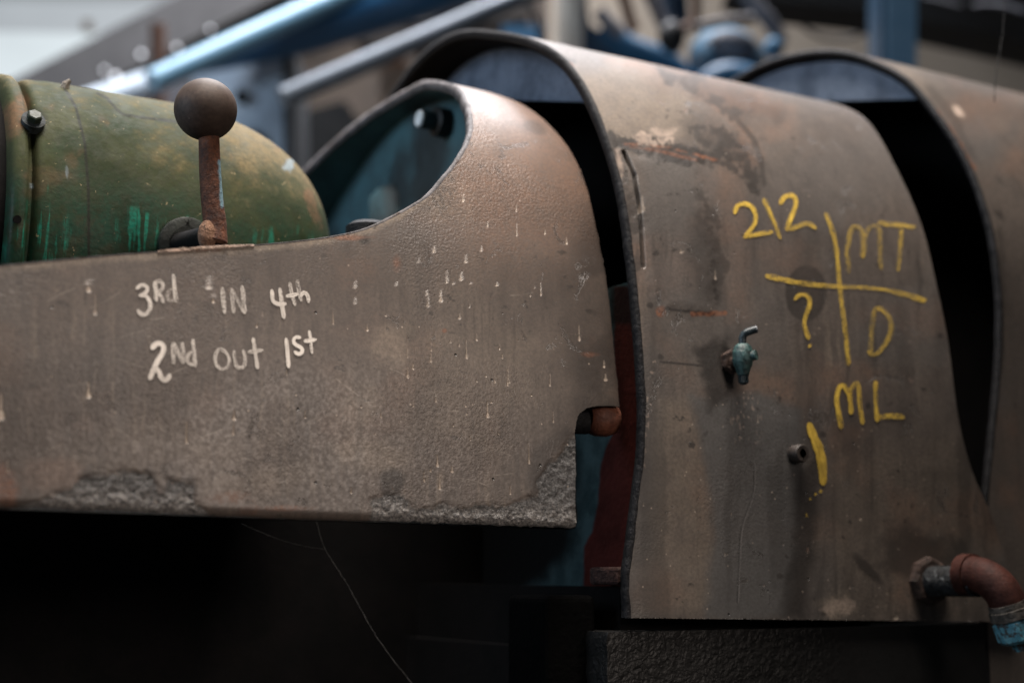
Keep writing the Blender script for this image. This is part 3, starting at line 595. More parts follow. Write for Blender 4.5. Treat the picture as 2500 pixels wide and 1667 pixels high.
# ---- cover 3: the rear casing
X3 = 1.23
near3 = [(1.455, 1.8455), (1.43, 1.8445), (1.381, 1.838), (1.316, 1.822), (1.268, 1.802), (1.221, 1.773), (1.182, 1.743), (1.148, 1.702), (1.119, 1.66), (1.092, 1.61), (1.073, 1.558), (1.063, 1.509), (1.060, 1.464), (1.060, 1.42), (1.060, 1.2), (1.06, .9)]
c3 = Cover(near3, 1.455)
rear = thing('rear_casing', (1.7, 1.2, .95), 'rear arched casing at the right edge, taller, with a dusty brown crown', 'machine casing')
q3 = np.r_[np.linspace(-.8, -.06, 40)[:-1], np.linspace(-.06, c3.len - .01, 320)]
def XL3(q): return X3 - .05 * sst(.62, .95, q) + fbm(q * 2500, q * 0 + 2, 30, 4, 25) * .0008
V = sweep(c3, q3, XL3(q3), np.full(len(q3), 2.3), 330); px, py = proj(V)
attrs = dict(m_dark=np.maximum(.7 * blob(px, py, 2440, 525, 18, 9, .9, .3, 20, 3), np.maximum(.35 * line(px, py, [(2270, 215), (2330, 290), (2370, 380)], 16, 8, 30), .5 * line(px, py, [(2440, 560), (2448, 700), (2440, 900), (2400, 1150)], 12, 8, 30))),
             m_pale=.9 * blob(px, py, 2340, 272, 18, 9, .8, .3, 14, 4), m_warm=.5 * sst(0, .6, fbm(px, py, 140, 4, 8)), m_tan=.4 * sst(-.1, .5, fbm(px, py, 220, 4, 18)) * sst(500, 250, py), m_cool=.5 * sst(0, .5, fbm(px, py, 180, 4, 28)),
             m_rust=np.maximum(.8 * line(px, py, [(2275, 262), (2330, 330), (2375, 410)], 8, 6, 16), .7 * blob(px, py, 2420, 640, 14, 22, 0, .6, 14, 3)))
mesh_obj('shell', V.reshape(-1, 3), gridfaces(*V.shape[:2]), M['cast_mid'], rear, True, attrs)
qr = np.linspace(-.75, c3.len - .02, 500); lip('rim', c3, qr, XL3(qr), .008, M['lip_dark'], rear, None, .004, 8)
V = sweep(c3, np.linspace(-.8, c3.len - .02, 90), XL3(np.linspace(-.8, c3.len - .02, 90)) + .003, np.full(90, 2.29), 20, -.011); mesh_obj('inner_lining', V.reshape(-1, 3), gridfaces(90, 20, True), M['void'], rear)
zc = edge_line((1990, 248), (2280, 241), X3 + .014)
V, F = disc(c3, X3 + .014, -.62, .62, -.0125, zmin=zc); mesh_obj('end_plate', V, F, M['plate'], rear, False)
V, F = disc(c3, X3 + .15, -.9, .95, -.013); mesh_obj('back_wall', V, F, M['void'], rear, False)

# ------------------------------------------------------------------ writing and drips (ribbons lying on the covers)
def ribbon_mesh(strokes, cv, off, nper=5.):
    V = []; F = []; UV = []; SEED = []; AL = []
    for si, (pts, wd, alpha) in enumerate(strokes):
        P = np.asarray(pts, float)
        L = np.linalg.norm(np.diff(P, axis=0), axis=1).sum(); n = max(6, int(L / nper))
        S = spline(P, n) if len(P) > 2 else P[0] + (P[-1] - P[0]) * np.linspace(0, 1, n)[:, None]
        T = np.gradient(S, axis=0); T /= np.linalg.norm(T, axis=1)[:, None] + 1e-9; Nn = np.stack([-T[:, 1], T[:, 0]], 1)
        W = np.interp(np.linspace(0, 1, n), np.linspace(0, 1, len(wd)), wd) if hasattr(wd, '__len__') else np.full(n, wd)
        W = W * .50 * (1 + .20 * fbm(np.arange(n) * nper, np.full(n, si * 31.), 12, 2, 3)); W[0] *= .6; W[-1] *= .55
        b0 = len(V); c = 5
        # round the ends a little by starting half a width early
        for i in range(n):
            for k in range(c):
                v = -1 + 2 * k / (c - 1); q = S[i] + Nn[i] * W[i] * v + (T[i] * (-W[i] * .5 * (1 - v * v)) if i == 0 else T[i] * W[i] * .5 * (1 - v * v) if i == n - 1 else 0)
                V.append(cv.pt(q[0], q[1], off + si * 2e-6)); UV.append((i * nper, v)); SEED.append(si * 1.7); AL.append(alpha)
        F += (gridfaces(n, c, True) + b0).tolist()
    return V, F, UV, SEED, AL
def chalk(name, c1_, c2_, dry):
    t = NT(name); a = t.n.new('ShaderNodeCombineXYZ')
    t.lk(t.mth('MULTIPLY', t.attr('su'), .018), a.inputs[0]); t.lk(t.mth('MULTIPLY', t.attr('sv'), 2.6), a.inputs[1]); t.lk(t.attr('seed'), a.inputs[2])
    streak = t.noise(1.6, 4, .65, a.outputs[0]); grit = t.noise(620, 4, .75)
    col = t.mix(t.ramp(streak, .35, .65), c1_, c2_)
    cover = t.mth('ADD', t.mth('MULTIPLY', streak, .70), t.mth('MULTIPLY', grit, .75))
    thr = t.mth('SUBTRACT', cover, t.mth('SUBTRACT', dry, t.mth('MULTIPLY', t.attr('al'), .40)))
    al = t.ramp(thr, -.06, .12, .0, 1); t.out(col, .8, None, 0, .2); soft = t.ramp(t.mth('ABSOLUTE', t.attr('sv')), 1., .8, .55, 1.); long_ = t.ramp(t.noise(38, 3), .32, .6, .55, 1.); t.lk(t.mth('MULTIPLY', t.mth('MULTIPLY', al, t.mth('MULTIPLY', soft, long_)), t.ramp(t.attr('al'), 0, 1, .25, 1)), t.b.inputs['Alpha']); return t.m
def write(name, strokes, cv, mat, parent, off=.0008, label=None):
    V, F, UV, SEED, AL = ribbon_mesh(strokes, cv, off); UV = np.array(UV)
    return mesh_obj(name, V, F, mat, parent, True, dict(su=UV[:, 0], sv=UV[:, 1], seed=SEED, al=AL), label)
z5 = lambda *p: [(280 + .2296 * x, 630 + .2296 * y) for x, y in p]
W1 = [(z5((228, 330), (262, 300), (310, 292), (343, 320), (335, 360), (300, 392), (262, 402)), 9.5, .75), (z5((258, 402), (310, 400), (355, 440), (375, 505), (360, 570), (315, 603), (268, 590), (243, 553)), 11, .75),
      (z5((425, 255), (432, 350), (440, 460)), 10, .7), (z5((425, 262), (470, 248), (507, 280), (500, 330), (448, 366)), 9, .6), (z5((450, 368), (490, 410), (515, 478)), 10, .7),
      (z5((618, 178), (632, 320), (650, 472)), 10.5, .7), (z5((640, 340), (590, 350), (560, 392), (566, 440), (600, 466), (642, 446)), 9.5, .5),
      (z5((1140, 318), (1152, 450), (1165, 590)), 10.5, .6), (z5((1238, 330), (1250, 460), (1260, 586)), 11, .6), (z5((1240, 330), (1305, 460), (1372, 586)), 10, .55), (z5((1350, 302), (1365, 450), (1380, 590)), 11.5, .6),
      (z5((1665, 342), (1672, 400), (1682, 460), (1722, 488), (1818, 488)), 10.5, .85), (z5((1752, 322), (1775, 500), (1797, 645)), 10, .75), (z5((1855, 265), (1882, 400), (1915, 505)), 9.5, .6), (z5((1822, 408), (1880, 398), (1945, 385)), 10, .75),
      (z5((1935, 235), (1960, 380), (1980, 460)), 9, .55), (z5((1975, 412), (2010, 368), (2045, 402), (2055, 474)), 10, .7),
      (z5((392, 968), (430, 920), (480, 910), (515, 945), (505, 1010), (460, 1085), (420, 1165), (388, 1240), (368, 1290)), 13, .95), (z5((385, 1228), (425, 1172), (460, 1200), (490, 1270), (530, 1302), (566, 1275), (582, 1236)), 12, .85),
      (z5((615, 898), (618, 1010), (622, 1125)), 11, .6), (z5((620, 900), (672, 1010), (726, 1122)), 10.5, .58), (z5((715, 900), (724, 1000), (732, 1118)), 10.5, .56), (z5((828, 866), (840, 1010), (852, 1156)), 10.5, .6), (z5((815, 998), (770, 1050), (776, 1110), (835, 1142)), 9.5, .7),
      (z5((1108, 962), (1072, 1020), (1064, 1090), (1095, 1160), (1150, 1182), (1205, 1140), (1210, 1070), (1172, 1000), (1115, 964)), 8.5, .62), (z5((1264, 985), (1275, 1090), (1310, 1166), (1360, 1160), (1382, 1090), (1362, 978)), 9, .58),
      (z5((1468, 855), (1490, 1010), (1516, 1175)), 10, .85), (z5((1415, 1002), (1490, 992), (1572, 978)), 9.5, .75), (z5((1818, 858), (1832, 1000), (1846, 1166)), 10.5, 1.), (z5((1972, 850), (1920, 844), (1896, 880), (1918, 922), (1972, 952), (1992, 990), (1960, 1022), (1905, 994)), 9.5, .95),
      (z5((2063, 775), (2080, 900), (2096, 1016)), 8.5, .7), (z5((2012, 886), (2075, 878), (2138, 868)), 10, .75)]
write('white_writing', W1, c1, chalk('white_paint_pen', (.56, .51, .46), (.84, .78, .71), .89), casing, .0009, 'white hand-painted words 3Rd IN 4th and 2Nd out 1st')
z6 = lambda *p: [(1750 + .5102 * x, 450 + .5102 * y) for x, y in p]
W2 = [(z6((84, 142), (96, 108), (130, 95), (165, 110), (183, 150), (178, 190), (150, 230), (128, 256)), 11, .9), (z6((128, 252), (200, 240), (265, 230)), 12, .9), (z6((222, 72), (262, 160), (303, 262)), 10.5, .85),
      (z6((300, 97), (325, 62), (360, 57), (376, 85), (366, 130), (342, 190), (330, 220)), 11, .9), (z6((330, 218), (380, 205), (430, 190), (472, 212)), 11, .85), (z6((518, 140), (555, 240), (585, 480), (610, 680), (627, 865)), 11, .8),
      (z6((630, 424), (622, 330), (632, 250), (656, 205), (682, 215), (696, 262), (695, 352)), 11, .7), (z6((695, 350), (706, 270), (735, 205), (762, 207), (778, 262), (783, 406)), 11, .65), (z6((772, 186), (860, 196), (948, 206)), 12, .75), (z6((882, 206), (876, 300), (864, 414)), 11, .7),
      (z6((232, 438), (380, 470), (590, 490), (800, 506), (996, 558)), (14, 12, 9, 9, 14), .8), (z6((370, 552), (395, 530), (430, 535), (443, 570), (430, 612), (416, 662), (426, 706), (438, 740)), 10.5, .85), (z6((440, 770), (446, 776)), 11, .9),
      (z6((748, 615), (737, 720), (735, 805)), 12, .7), (z6((745, 622), (765, 594), (800, 610), (830, 660), (826, 720), (795, 775), (745, 817), (718, 800)), 11, .75),
      (z6((592, 1166), (578, 1080), (572, 1010), (596, 962), (622, 985), (636, 1040), (640, 1098)), 12, .95), (z6((635, 1040), (648, 968), (664, 952), (680, 1020), (696, 1145)), 11, .85), (z6((758, 942), (758, 1050), (766, 1134)), 10.5, .85), (z6((762, 1116), (820, 1108), (892, 1114)), 13, .8),
      (z6((438, 1142), (458, 1200), (482, 1255), (500, 1330), (507, 1436)), (14, 22, 24, 22, 20, 17), 1.3), (z6((492, 1462), (497, 1474)), 9, 1.), (z6((468, 1478), (473, 1486)), 7, 1.), (z6((443, 1498), (446, 1510)), 6, .8), (z6((425, 1575), (428, 1590)), 5, .8)]
write('yellow_writing', W2, c2, chalk('yellow_chalk', (.52, .34, .05), (.80, .55, .09), 1.0), mid, .0008, 'yellow crayon marks 212, MT, D, ML and a question mark')
write('run_mark', [([(1840, 1130), (1835, 1215), (1815, 1270), (1805, 1350), (1800, 1470)], 2.6, .8)], c2, chalk('grey_run', (.14, .13, .125), (.18, .17, .165), .9), mid, .002)

# ------------------------------------------------------------------ green motor
MY, MR = 1.42, .165
d_ = ray(250, 222); sl = d_[2] / d_[1]
MZ = (CAM[2] + sl * MY) - MR * math.sqrt(1 + sl * sl)        # tangent to the sight line over its top
motor = thing('electric_motor', (.35, MY, MZ - MR), 'olive green round motor with chipped paint, lying behind the front casing', 'motor')
xs1 = onY(215, 560, MY - MR)[0]; xr1 = onY(68, 560, MY - MR)[0]; xr2 = onY(12, 560, MY - MR)[0]; xend = onY(806, 575, MY)[0]
print('MZ', MZ, 'x', xr2, xr1, xs1, xend)
t = NT('chipped_olive_green_paint'); a = t.noise(14, 6, .65); b_ = t.noise(60, 5, .65); f = t.noise(260, 3)
strk = t.noise(1, 4, .6, stretch=(160, 30, 14))
dust = t.attr('m_dust'); ol = t.mix(t.ramp(a, .35, .65), (.017, .026, .010), (.040, .045, .017))
col = t.mix(t.ramp(t.mth('ADD', dust, t.mth('MULTIPLY', t.mth('SUBTRACT', b_, .5), .9)), .35, .85), ol, (.150, .115, .058))
gm = t.attr('m_green'); col = t.mix(t.mth('MULTIPLY', gm, t.ramp(b_, .35, .6, .2, .9)), col, (.010, .050, .030))
col = t.mix(t.mth('MULTIPLY', t.attr('m_streak'), t.ramp(strk, .50, .62)), col, (.015, .19, .125))
col = t.mix(t.attr('m_dark'), col, (.012, .014, .010)); col = t.mix(t.mth('MULTIPLY', t.attr('m_rust'), t.ramp(b_, .3, .6, .4, 1)), col, (.13, .07, .038)); col = t.mix(t.attr('m_pale'), col, (.19, .24, .27))
col = t.mix(t.ramp(f, .4, .7, 0, .45), col, (.028, .030, .017)); col = t.mix(t.ramp(t.noise(170, 4, .7), .66, .70, 0, .8), col, (.30, .24, .14))
bp = t.bump(t.noise(190, 3), .25, .002); bp = t.bump(t.noise(40, 4), .12, .003, bp); M['motor'] = t.out(col, t.mth('SUBTRACT', t.ramp(b_, .3, .7, .72, .88), t.mth('MULTIPLY', gm, .32)), bp, 0, .16)
def lathe(prof, n=560):
    X = np.array([p[0] for p in prof])[:, None]; Rr = np.array([p[1] for p in prof])[:, None]; th = np.linspace(0, 2 * math.pi, n + 1)[None, :-1]
    return np.stack([X + 0 * th, MY - Rr * np.cos(th), MZ + Rr * np.sin(th)], -1)
DL = .18; xend = .568
def motor_part(name, prof, extra=None):
    V = lathe(prof); x, y = proj(V); zrel = (V[..., 2] - MZ) / MR
    at_ = dict(m_dust=np.clip(.06 + .42 * sst(.1, .9, zrel) + .42 * fbm(x, y, 130, 4, 3) + .42 * sst(250, 650, x) * sst(-.1, .5, zrel), 0, 1), m_streak=np.clip(np.maximum(np.maximum(blob(x, y, 112, 575, 62, 100, 0, .5, 30, 51), blob(x, y, 345, 565, 60, 60, 0, .5, 30, 52)), np.maximum(.7 * blob(x, y, 700, 590, 90, 40, 0, .5, 30, 53), np.maximum(.8 * blob(x, y, 470, 545, 40, 16, 0, .5, 20, 54), .8 * blob(x, y, 40, 610, 30, 50, 0, .5, 20, 55)))), 0, 1), m_green=np.clip(sst(.35, -.1, zrel) * .9 + .3 * fbm(x, y, 60, 3, 5), 0, 1),
               m_dark=.95 * np.maximum(line(x, y, [(155, 212), (185, 262), (207, 350), (216, 460), (217, 640)], 5, .6, 20, 2) , np.maximum(line(x, y, [(238, 228), (262, 240), (285, 268), (300, 280), (350, 288), (440, 298), (480, 303)], 5, 1.5, 12, 2), .8 * blob(x, y, 84, 300, 34, 40, .3, .15, 30, 3))),
               m_rust=np.maximum(.8 * blob(x, y, 30, 290, 40, 60, .6, .6, 30, 5), np.maximum(.7 * blob(x, y, 762, 500, 14, 60, -.25, .7, 24, 6), .35 * sst(.3, .6, fbm(x, y, 90, 4, 15)))),
               m_pale=np.maximum(.85 * blob(x, y, 705, 405, 12, 18, .6, .7, 10, 5), np.maximum(.8 * blob(x, y, 78, 456, 5, 8, .3, .4, 8, 6), np.maximum(.8 * blob(x, y, 27, 568, 6, 9, 0, .5, 8, 7), .5 * blob(x, y, 163, 420, 4, 14, 0, .4, 8, 7)))))
    nr, nc = V.shape[:2]
    return mesh_obj(name, V.reshape(-1, 3), gridfaces(nr, nc, True, closed=True), M['motor'], motor, True, at_)
def dense(pr, n): return spline(pr, n)
body = [(xr1 + .004, MR * .93), (xr1 + .007, MR * .975), (xr1 + .022, MR * .995)] + [(x, MR) for x in np.linspace(xr1 + .03, xend - DL, 60)]
dome = [(xend - DL + DL * math.sin(a) , MR * (math.cos(a) ** .66 if math.cos(a) > 0 else 0)) for a in np.linspace(.02, math.pi / 2, 60)]
motor_part('housing', dense(body + dome[:-1], 420).tolist() + [dome[-1]])
ring = [(xr2 + .002, MR * .90), (xr2 + .004, MR * .975), (xr2 + .008, MR)] + [(x, MR) for x in np.linspace(xr2 + .012, xr1 - .004, 14)] + [(xr1 - .001, MR * .985), (xr1 + .001, MR * .93), (xr1 + .004, MR * .93)]
motor_part('end_ring', ring)
motor_part('back_shell', [(-.3, .02), (-.3, MR * .9), (xr2 - .01, MR * .90), (xr2 + .002, MR * .90)]).data.materials[0] = M['void']
def msurf(px_, py_, R_=MR):
    d = ray(px_, py_); oy = -MY; oz = CAM[2] - MZ; A = d[1] ** 2 + d[2] ** 2; B = 2 * (d[1] * oy + d[2] * oz); Cc = oy * oy + oz * oz - R_ * R_
    D = max(B * B - 4 * A * Cc, 0); tt = (-B - math.sqrt(D)) / (2 * A); P = CAM + d * tt; n = np.array([0, P[1] - MY, P[2] - MZ]) / R_; return P, n
P, n = msurf(80, 300); ax = np.array([1., 0, 0]); up_ = np.cross(n, ax)
bb = MB(); bb.tube([P - n * .004, P + n * .004, P + n * .0045], [.0105, .0105, .0075], 24); rc_ = bb.build('bolt_recess', worn('chipped_blue_edge', (.008, .010, .009), (.035, .045, .05), 160, .8), motor)
bb = MB(); bb.tube([P - n * .003, P + n * .010, P + n * .011], [.0068, .0068, .0055], 6); bb.build('bolt_head', worn('dark_green_bolt', (.016, .024, .014), (.036, .046, .028), 90), rc_, False)
P, n = msurf(42, 536); bb = MB(); bb.tube([P - n * .002, P + n * .0008], [.0036, .0036], 16); bb.build('screw_hole', M['void'], motor)
P, n = msurf(158, 214); bb = MB(); bb.tube([P + n * -.004, P + n * .004 + [.001, 0, 0], P + n * .008 + [.004, 0, 0]], [.006, .0035, .0015], 7); bb.build('loose_chip', worn('pale_grit', (.2, .17, .14), (.33, .29, .24), 150, .8), motor, False)
P, n = msurf(452, 600); bb = MB(); bb.tube([P - n * .004, P + n * .006, P + n * .007, P + n * .007, P + n * .002], [.026, .026, .024, .017, .016], 30); bb.build('shaft_boss', worn('dark_green_boss', (.007, .010, .008), (.014, .020, .014), 60), motor)

# ------------------------------------------------------------------ gear lever
YL = 1.15
pb = onY(502, 268, YL); dep = (pb - CAM) @ FW; rb = 76 * K * dep
lever = thing('gear_lever', onY(525, 585, YL), 'rusty gear lever with a brown ball knob, standing between motor and casing', 'lever')
bb = MB(); bb.ball(pb, rb, 56); bb.build('knob', M['knob'], lever)
t = NT('rusty_lever_with_blue_paint'); n_ = t.noise(70, 6, .65); f = t.noise(330, 3)
col = t.mix(t.ramp(n_, .35, .65), (.055, .022, .014), (.145, .055, .028)); col = t.mix(t.ramp(f, .4, .7, 0, .6), col, (.03, .018, .014))
col = t.mix(t.attr('m_blue'), col, (.16, .27, .32)); col = t.mix(t.attr('m_tan'), col, (.30, .165, .105))
M['stem'] = t.out(col, .7, t.bump(t.noise(240, 4, .65), .7, .003), 0, .3)
st = MB(); sp = [onY(*p, YL) for p in ((510, 330), (513, 420), (519, 500), (524, 545), (524, 572), (521, 592))]; st.tube(spline(sp, 60), np.interp(np.linspace(0, 1, 60), [0, .3, .7, .9, 1], np.array([25, 26, 27, 29, 34]) * K * dep), 40)
x, y = proj(np.array(st.V)); vn = fbm(x, y, 20, 4, 3)
mesh_obj('stem', st.V, st.F, M['stem'], lever, True, dict(m_blue=np.clip(.95 * line(x, y, [(536, 395), (540, 440), (541, 500)], 7, 5, 14, 3) , 0, 1), m_tan=.9 * blob(x, y, 506, 572, 18, 28, 0, .4, 16, 5)))
bb = MB(); P, n = msurf(440, 600); q0 = onY(518, 582, YL); bb.tube([P + n * .0, P + n * .012, q0 + (P - q0) * .35, q0], [.0115, .0115, .0115, .011], 20); bb.build('shaft', M['void'], lever)
# weld lump at the foot of the stem
bb = MB(); bb.ball(onY(506, 574, YL - .005), .0082, 20, (1, .8, 1.6)); o = bb.build('weld_lump', worn('tan_rust_crust', (.17, .085, .05), (.33, .19, .12), 130, .85, 1., .004), lever)

# flaking strip along the panel's top edge below the lever
V = []; F = []
xs = np.linspace(385, 620, 60)
for i, x in enumerate(xs):
    ytop = np.interp(x, [p[0] for p in near_px], [p[1] for p in near_px]) ; hgt = 9 * (1 - abs((x - 500) / 125) ** 3) + 4 * vnoise(np.array([x / 9.]), np.array([1.]), 3)[0]
    for yy_, off in ((ytop + 4, .0012), (ytop - hgt * .5, .0005), (ytop - hgt, -.006)):
        d = c1.pt(x, max(yy_, ytop + .5), off); d = d + np.array([0, 0, (ytop - yy_) * .00032 if yy_ < ytop else 0]); V.append(d)
mesh_obj('flaking_edge', V, gridfaces(60, 3), worn('tan_flaked_edge', (.10, .065, .045), (.24, .16, .115), 150, .8, 1., .004), casing, False)

# ------------------------------------------------------------------ machine bed below
bed = thing('machine_bed', (1.0, 1.3, 0), 'black cast iron bed with hammered face under the middle casing', 'machine bed')
t = NT('hammered_black_iron'); v1 = t.noise(170, 3, .5, dist=.5); M['hammer'] = t.out(t.mix(t.ramp(t.noise(9, 4), .35, .65), (.007, .0068, .0065), (.014, .0135, .013)), .45, t.bump(v1, t.ramp(t.attr('m_smooth'), 0, 1, .5, .06), .005), 0, .3)
xa = onY(1482, 1540, 1.056)[0]; xb = onY(2405, 1540, 1.056)[0]; zt = onY(1900, 1533, 1.056)[2]
gx, gz = np.meshgrid(np.linspace(xa, xb, 90), np.linspace(zt, zt - .35, 40)); rx = gx + np.where(np.arange(90)[None, :] == 0, .0018 * fbm(gz * 2500, gz * 0, 14, 3, 4), 0)
P = np.stack([rx, np.full_like(gx, 1.056), gz], -1); bx, by = proj(P)
V = np.concatenate([P.reshape(-1, 3), (P[0] + [0, .05, 0]), (P[:, 0] + [0, .05, 0])]); n0 = 90 * 40
F = gridfaces(40, 90).tolist() + [(i, n0 + i, n0 + i + 1, i + 1) for i in range(89)] + [((i + 1) * 90, n0 + 90 + i + 1, n0 + 90 + i, i * 90) for i in range(39)]
mesh_obj('face_plate', V, F, M['hammer'], bed, True, dict(m_smooth=np.r_[sst(1900, 2150, bx).ravel(), np.ones(90 + 40)])).data.set_sharp_from_angle(angle=math.radians(50))
xc = onY(1318, 1500, 1.10)[0]; zt2 = onY(1400, 1452, 1.10)[2]
bb = MB(); bb.box((xc, 1.09, .2), (xa + .012, 1.16, zt2)); o = bb.build('side_block', M['black_dusty'], bed, False); bevel(o, .006, 3)
bb = MB(); bb.box((xb + .002, 1.07, .2), (2.6, 1.6, zt - .0)); bb.build('bed_end', M['void'], bed, False)
bb = MB(); bb.box((X2 - .004, 1.085, .4), (X2 + .30, 1.5, zb_ + .004)); bb.build('base_block', M['void'], bed, False)
fa = onX(1437, 1384, X2 - .012); fb = onX(1508, 1428, X2 - .012)
bb = MB(); bb.box((X2 - .012, fb[1], fb[2]), (X2 + .008, fa[1], fa[2])); bevel(bb.build('wood_packer', worn('dirty_red_brown_block', (.03, .012, .009), (.06, .024, .017), 90, .7, .8, .003), bed, False), .003)
bb = MB(); bb.box((xa + .02, 1.10, zt - .3), (xb, 1.5, zt - .02)); bb.build('core', M['void'], bed, False)
# black boxes added to keep the cavity behind the side panel dark
bb = MB(); bb.box((-1.2, 1.5, .1), (X2 + .1, 1.85, 1.28)); bb.build('rear_dark_box', M['void'], bed, False)
bb = MB(); bb.box((-1.2, 1.06, .1), (xc + .03, 1.5, .60)); bb.build('lower_dark_box', M['void'], bed, False)
# ------------------------------------------------------------------ cobwebs
def strand(pts, rad, depth, label, wob=2.):
    P = [at(x, y, depth + .002 * i) for i, (x, y) in enumerate(pts)]; bb = MB(); S = spline(P, 60) + np.random.RandomState(3).randn(60, 3) * .00008 * wob
    bb.tube(S, rad * (1 + .5 * np.random.RandomState(5).rand(60)), 5); return tag(bb.build('cobweb_strand', M['web'], None), label, 'cobweb', 'cobweb strands')
M['web'] = worn('dusty_cobweb', (.05, .047, .044), (.10, .095, .09), 200, .9)
strand([(772, 1266), (780, 1300), (792, 1335), (815, 1375), (850, 1430), (905, 1530), (960, 1610), (1010, 1672)], .00015, 1.13, 'long thin cobweb strand slanting down the dark below the front casing')
strand([(590, 1278), (640, 1300), (700, 1322), (755, 1335), (792, 1340)], .00008, 1.13, 'faint short cobweb strand running left from the long strand')
strand([(2452, -10), (2450, 60), (2440, 130), (2430, 200), (2428, 250)], .00040, 1.55, 'thin cobweb strand hanging in front of the wall at top right')

# ------------------------------------------------------------------ background (real depth, out of focus)
struct(mesh_obj('floor', [(-14, -6, 0), (14, -6, 0), (14, 14, 0), (-14, 14, 0)], [(0, 1, 2, 3)], worn('workshop_floor', (.05, .047, .043), (.09, .085, .078), 2, .8), None, False))
YW = 6.2
bb = MB(); bb.box((-6, YW, 0), (13, YW + .2, 6)); wl = bb.build('workshop_wall', worn('brown_wall_plaster', (.42, .36, .29), (.50, .43, .35), 1.2, .9, .2, .01, fsc=40), None, False); tag(wl, 'brown grey workshop wall closing the background', 'wall')
def bgplate(name, pxs, depth, th, mat, label, cat, parent=None):
    """flat-sided solid: outline in the photo at a distance, given a thickness away from the viewer"""
    A = [at(x, y, depth) for x, y in pxs]; B = [p + FH * th for p in A]; n = len(A)
    F = [tuple(range(n))[::-1], tuple(range(n, 2 * n))] + [(i, (i + 1) % n, n + (i + 1) % n, n + i) for i in range(n)]
    o = mesh_obj(name, A + B, F, mat, parent, False); return tag(o, label, cat) if label else o
def bgtube(name, p, q, d0, d1, wpx, mat, label, cat, parent=None, group=None):
    a = at(*p, d0); b = at(*q, d1); r = wpx / 2 * K * (d0 + d1) / 2; bb = MB(); bb.tube([a, a + (b - a) * .5, b], r, 28); o = bb.build(name, mat, parent); return tag(o, label, cat, group) if label else o
# bright frosted window
win = thing('bright_window', at(100, 150, 5.2), 'bright frosted window filling the top left corner', 'window')
def glow(name, c, e):
    t = NT(name); g = t.noise(1.1, 3); em = t.mix(t.ramp(g, .3, .7), tuple(v * .82 for v in c), c); t.out((.04, .04, .04), .6); t.lk(em, t.b.inputs['Emission Color']); t.b.inputs['Emission Strength'].default_value = e; return t.m
for y0, y1, c, e, nm in ((-420, 20, (.62, .68, .72), .42, 'grey'), (20, 95, (.74, .81, .86), .56, 'pale'), (95, 420, (.86, .96, 1.), .82, 'white')):
    bgplate('pane', [(-600, y0 - 30), (760, y0), (760, y1), (-600, y1 - 30)], 5.2, .03, glow('frosted_pane_' + nm, c, e), None, None, win)  # panes step in emission to paint in the window's soft glow
bgplate('back_board', [(225, 165), (330, 120), (680, -10), (770, 40), (770, 420), (170, 420)], 5.1, .03, M['black'], None, None, win).data.materials[0] = worn('grey_back_glass', (.10, .10, .11), (.16, .16, .18), 2)
o = bgplate('latch', [(200, 50), (222, 50), (222, 74), (200, 74)], 5.0, .03, worn('brown_latch', (.10, .085, .07), (.14, .12, .10)), None, None, win)
# dark roof beam
m_beam = worn('dark_grey_beam', (.060, .058, .058), (.085, .082, .082), 6, .7)
bb = MB(); bb.beam(at(-40, 330, 4.7), at(960, -185, 4.9), .20, 115 * K * 4.8); tag(bb.build('roof_beam', m_beam, None, False), 'dark grey roof beam slanting across the window', 'beam')
# white painted strip under the beam; added glowing balls stand in for blurred highlights
m_spark = NT('shiny_pale_bolts'); m_spark.out((.55, .55, .58), .4); M['spark'] = m_spark.m
m_highlight = NT('glowing_highlight'); m_highlight.out((.8, .8, .8), .4); m_highlight.b.inputs['Emission Color'].default_value = (.74, .76, .84, 1); m_highlight.b.inputs['Emission Strength'].default_value = 1.1
spots = [(282, 188, 8, 'lowest added bright highlight by the window, nearest the motor'), (345, 133, 6, 'added bright highlight just left of the rust brown post'), (432, 118, 6, 'added bright highlight just right of the rust brown post'), (514, 72, 5, 'added bright highlight highest under the beam, above the blue pipe'), (255, 172, 5, 'added dim highlight above the lowest bright highlight'), (1140, 14, 7, 'added bright highlight at the top above the grey conduit')]
for x, y, r_, lb in spots:
    bb = MB(); bb.ball(at(x, y, 4.6), r_ * K * 4.6, 12); tag(bb.build('highlight_spot', m_highlight.m, None), lb, 'highlight', 'small added highlights')
m_white = worn('white_paint', (.48, .56, .64), (.62, .70, .77), 4, .5)
bgtube('white_pipe', (150, 275), (395, 195), 4.3, 4.4, 62, m_white, 'white pipe lying low behind the motor, left of the rust brown post', 'pipe')
bgtube('rust_post', (386, 60), (390, 1650), 3.9, 3.9, 38, worn('rust_brown_steel', (.085, .045, .03), (.16, .075, .045), 6, .8), 'rust brown upright post behind the motor', 'post')
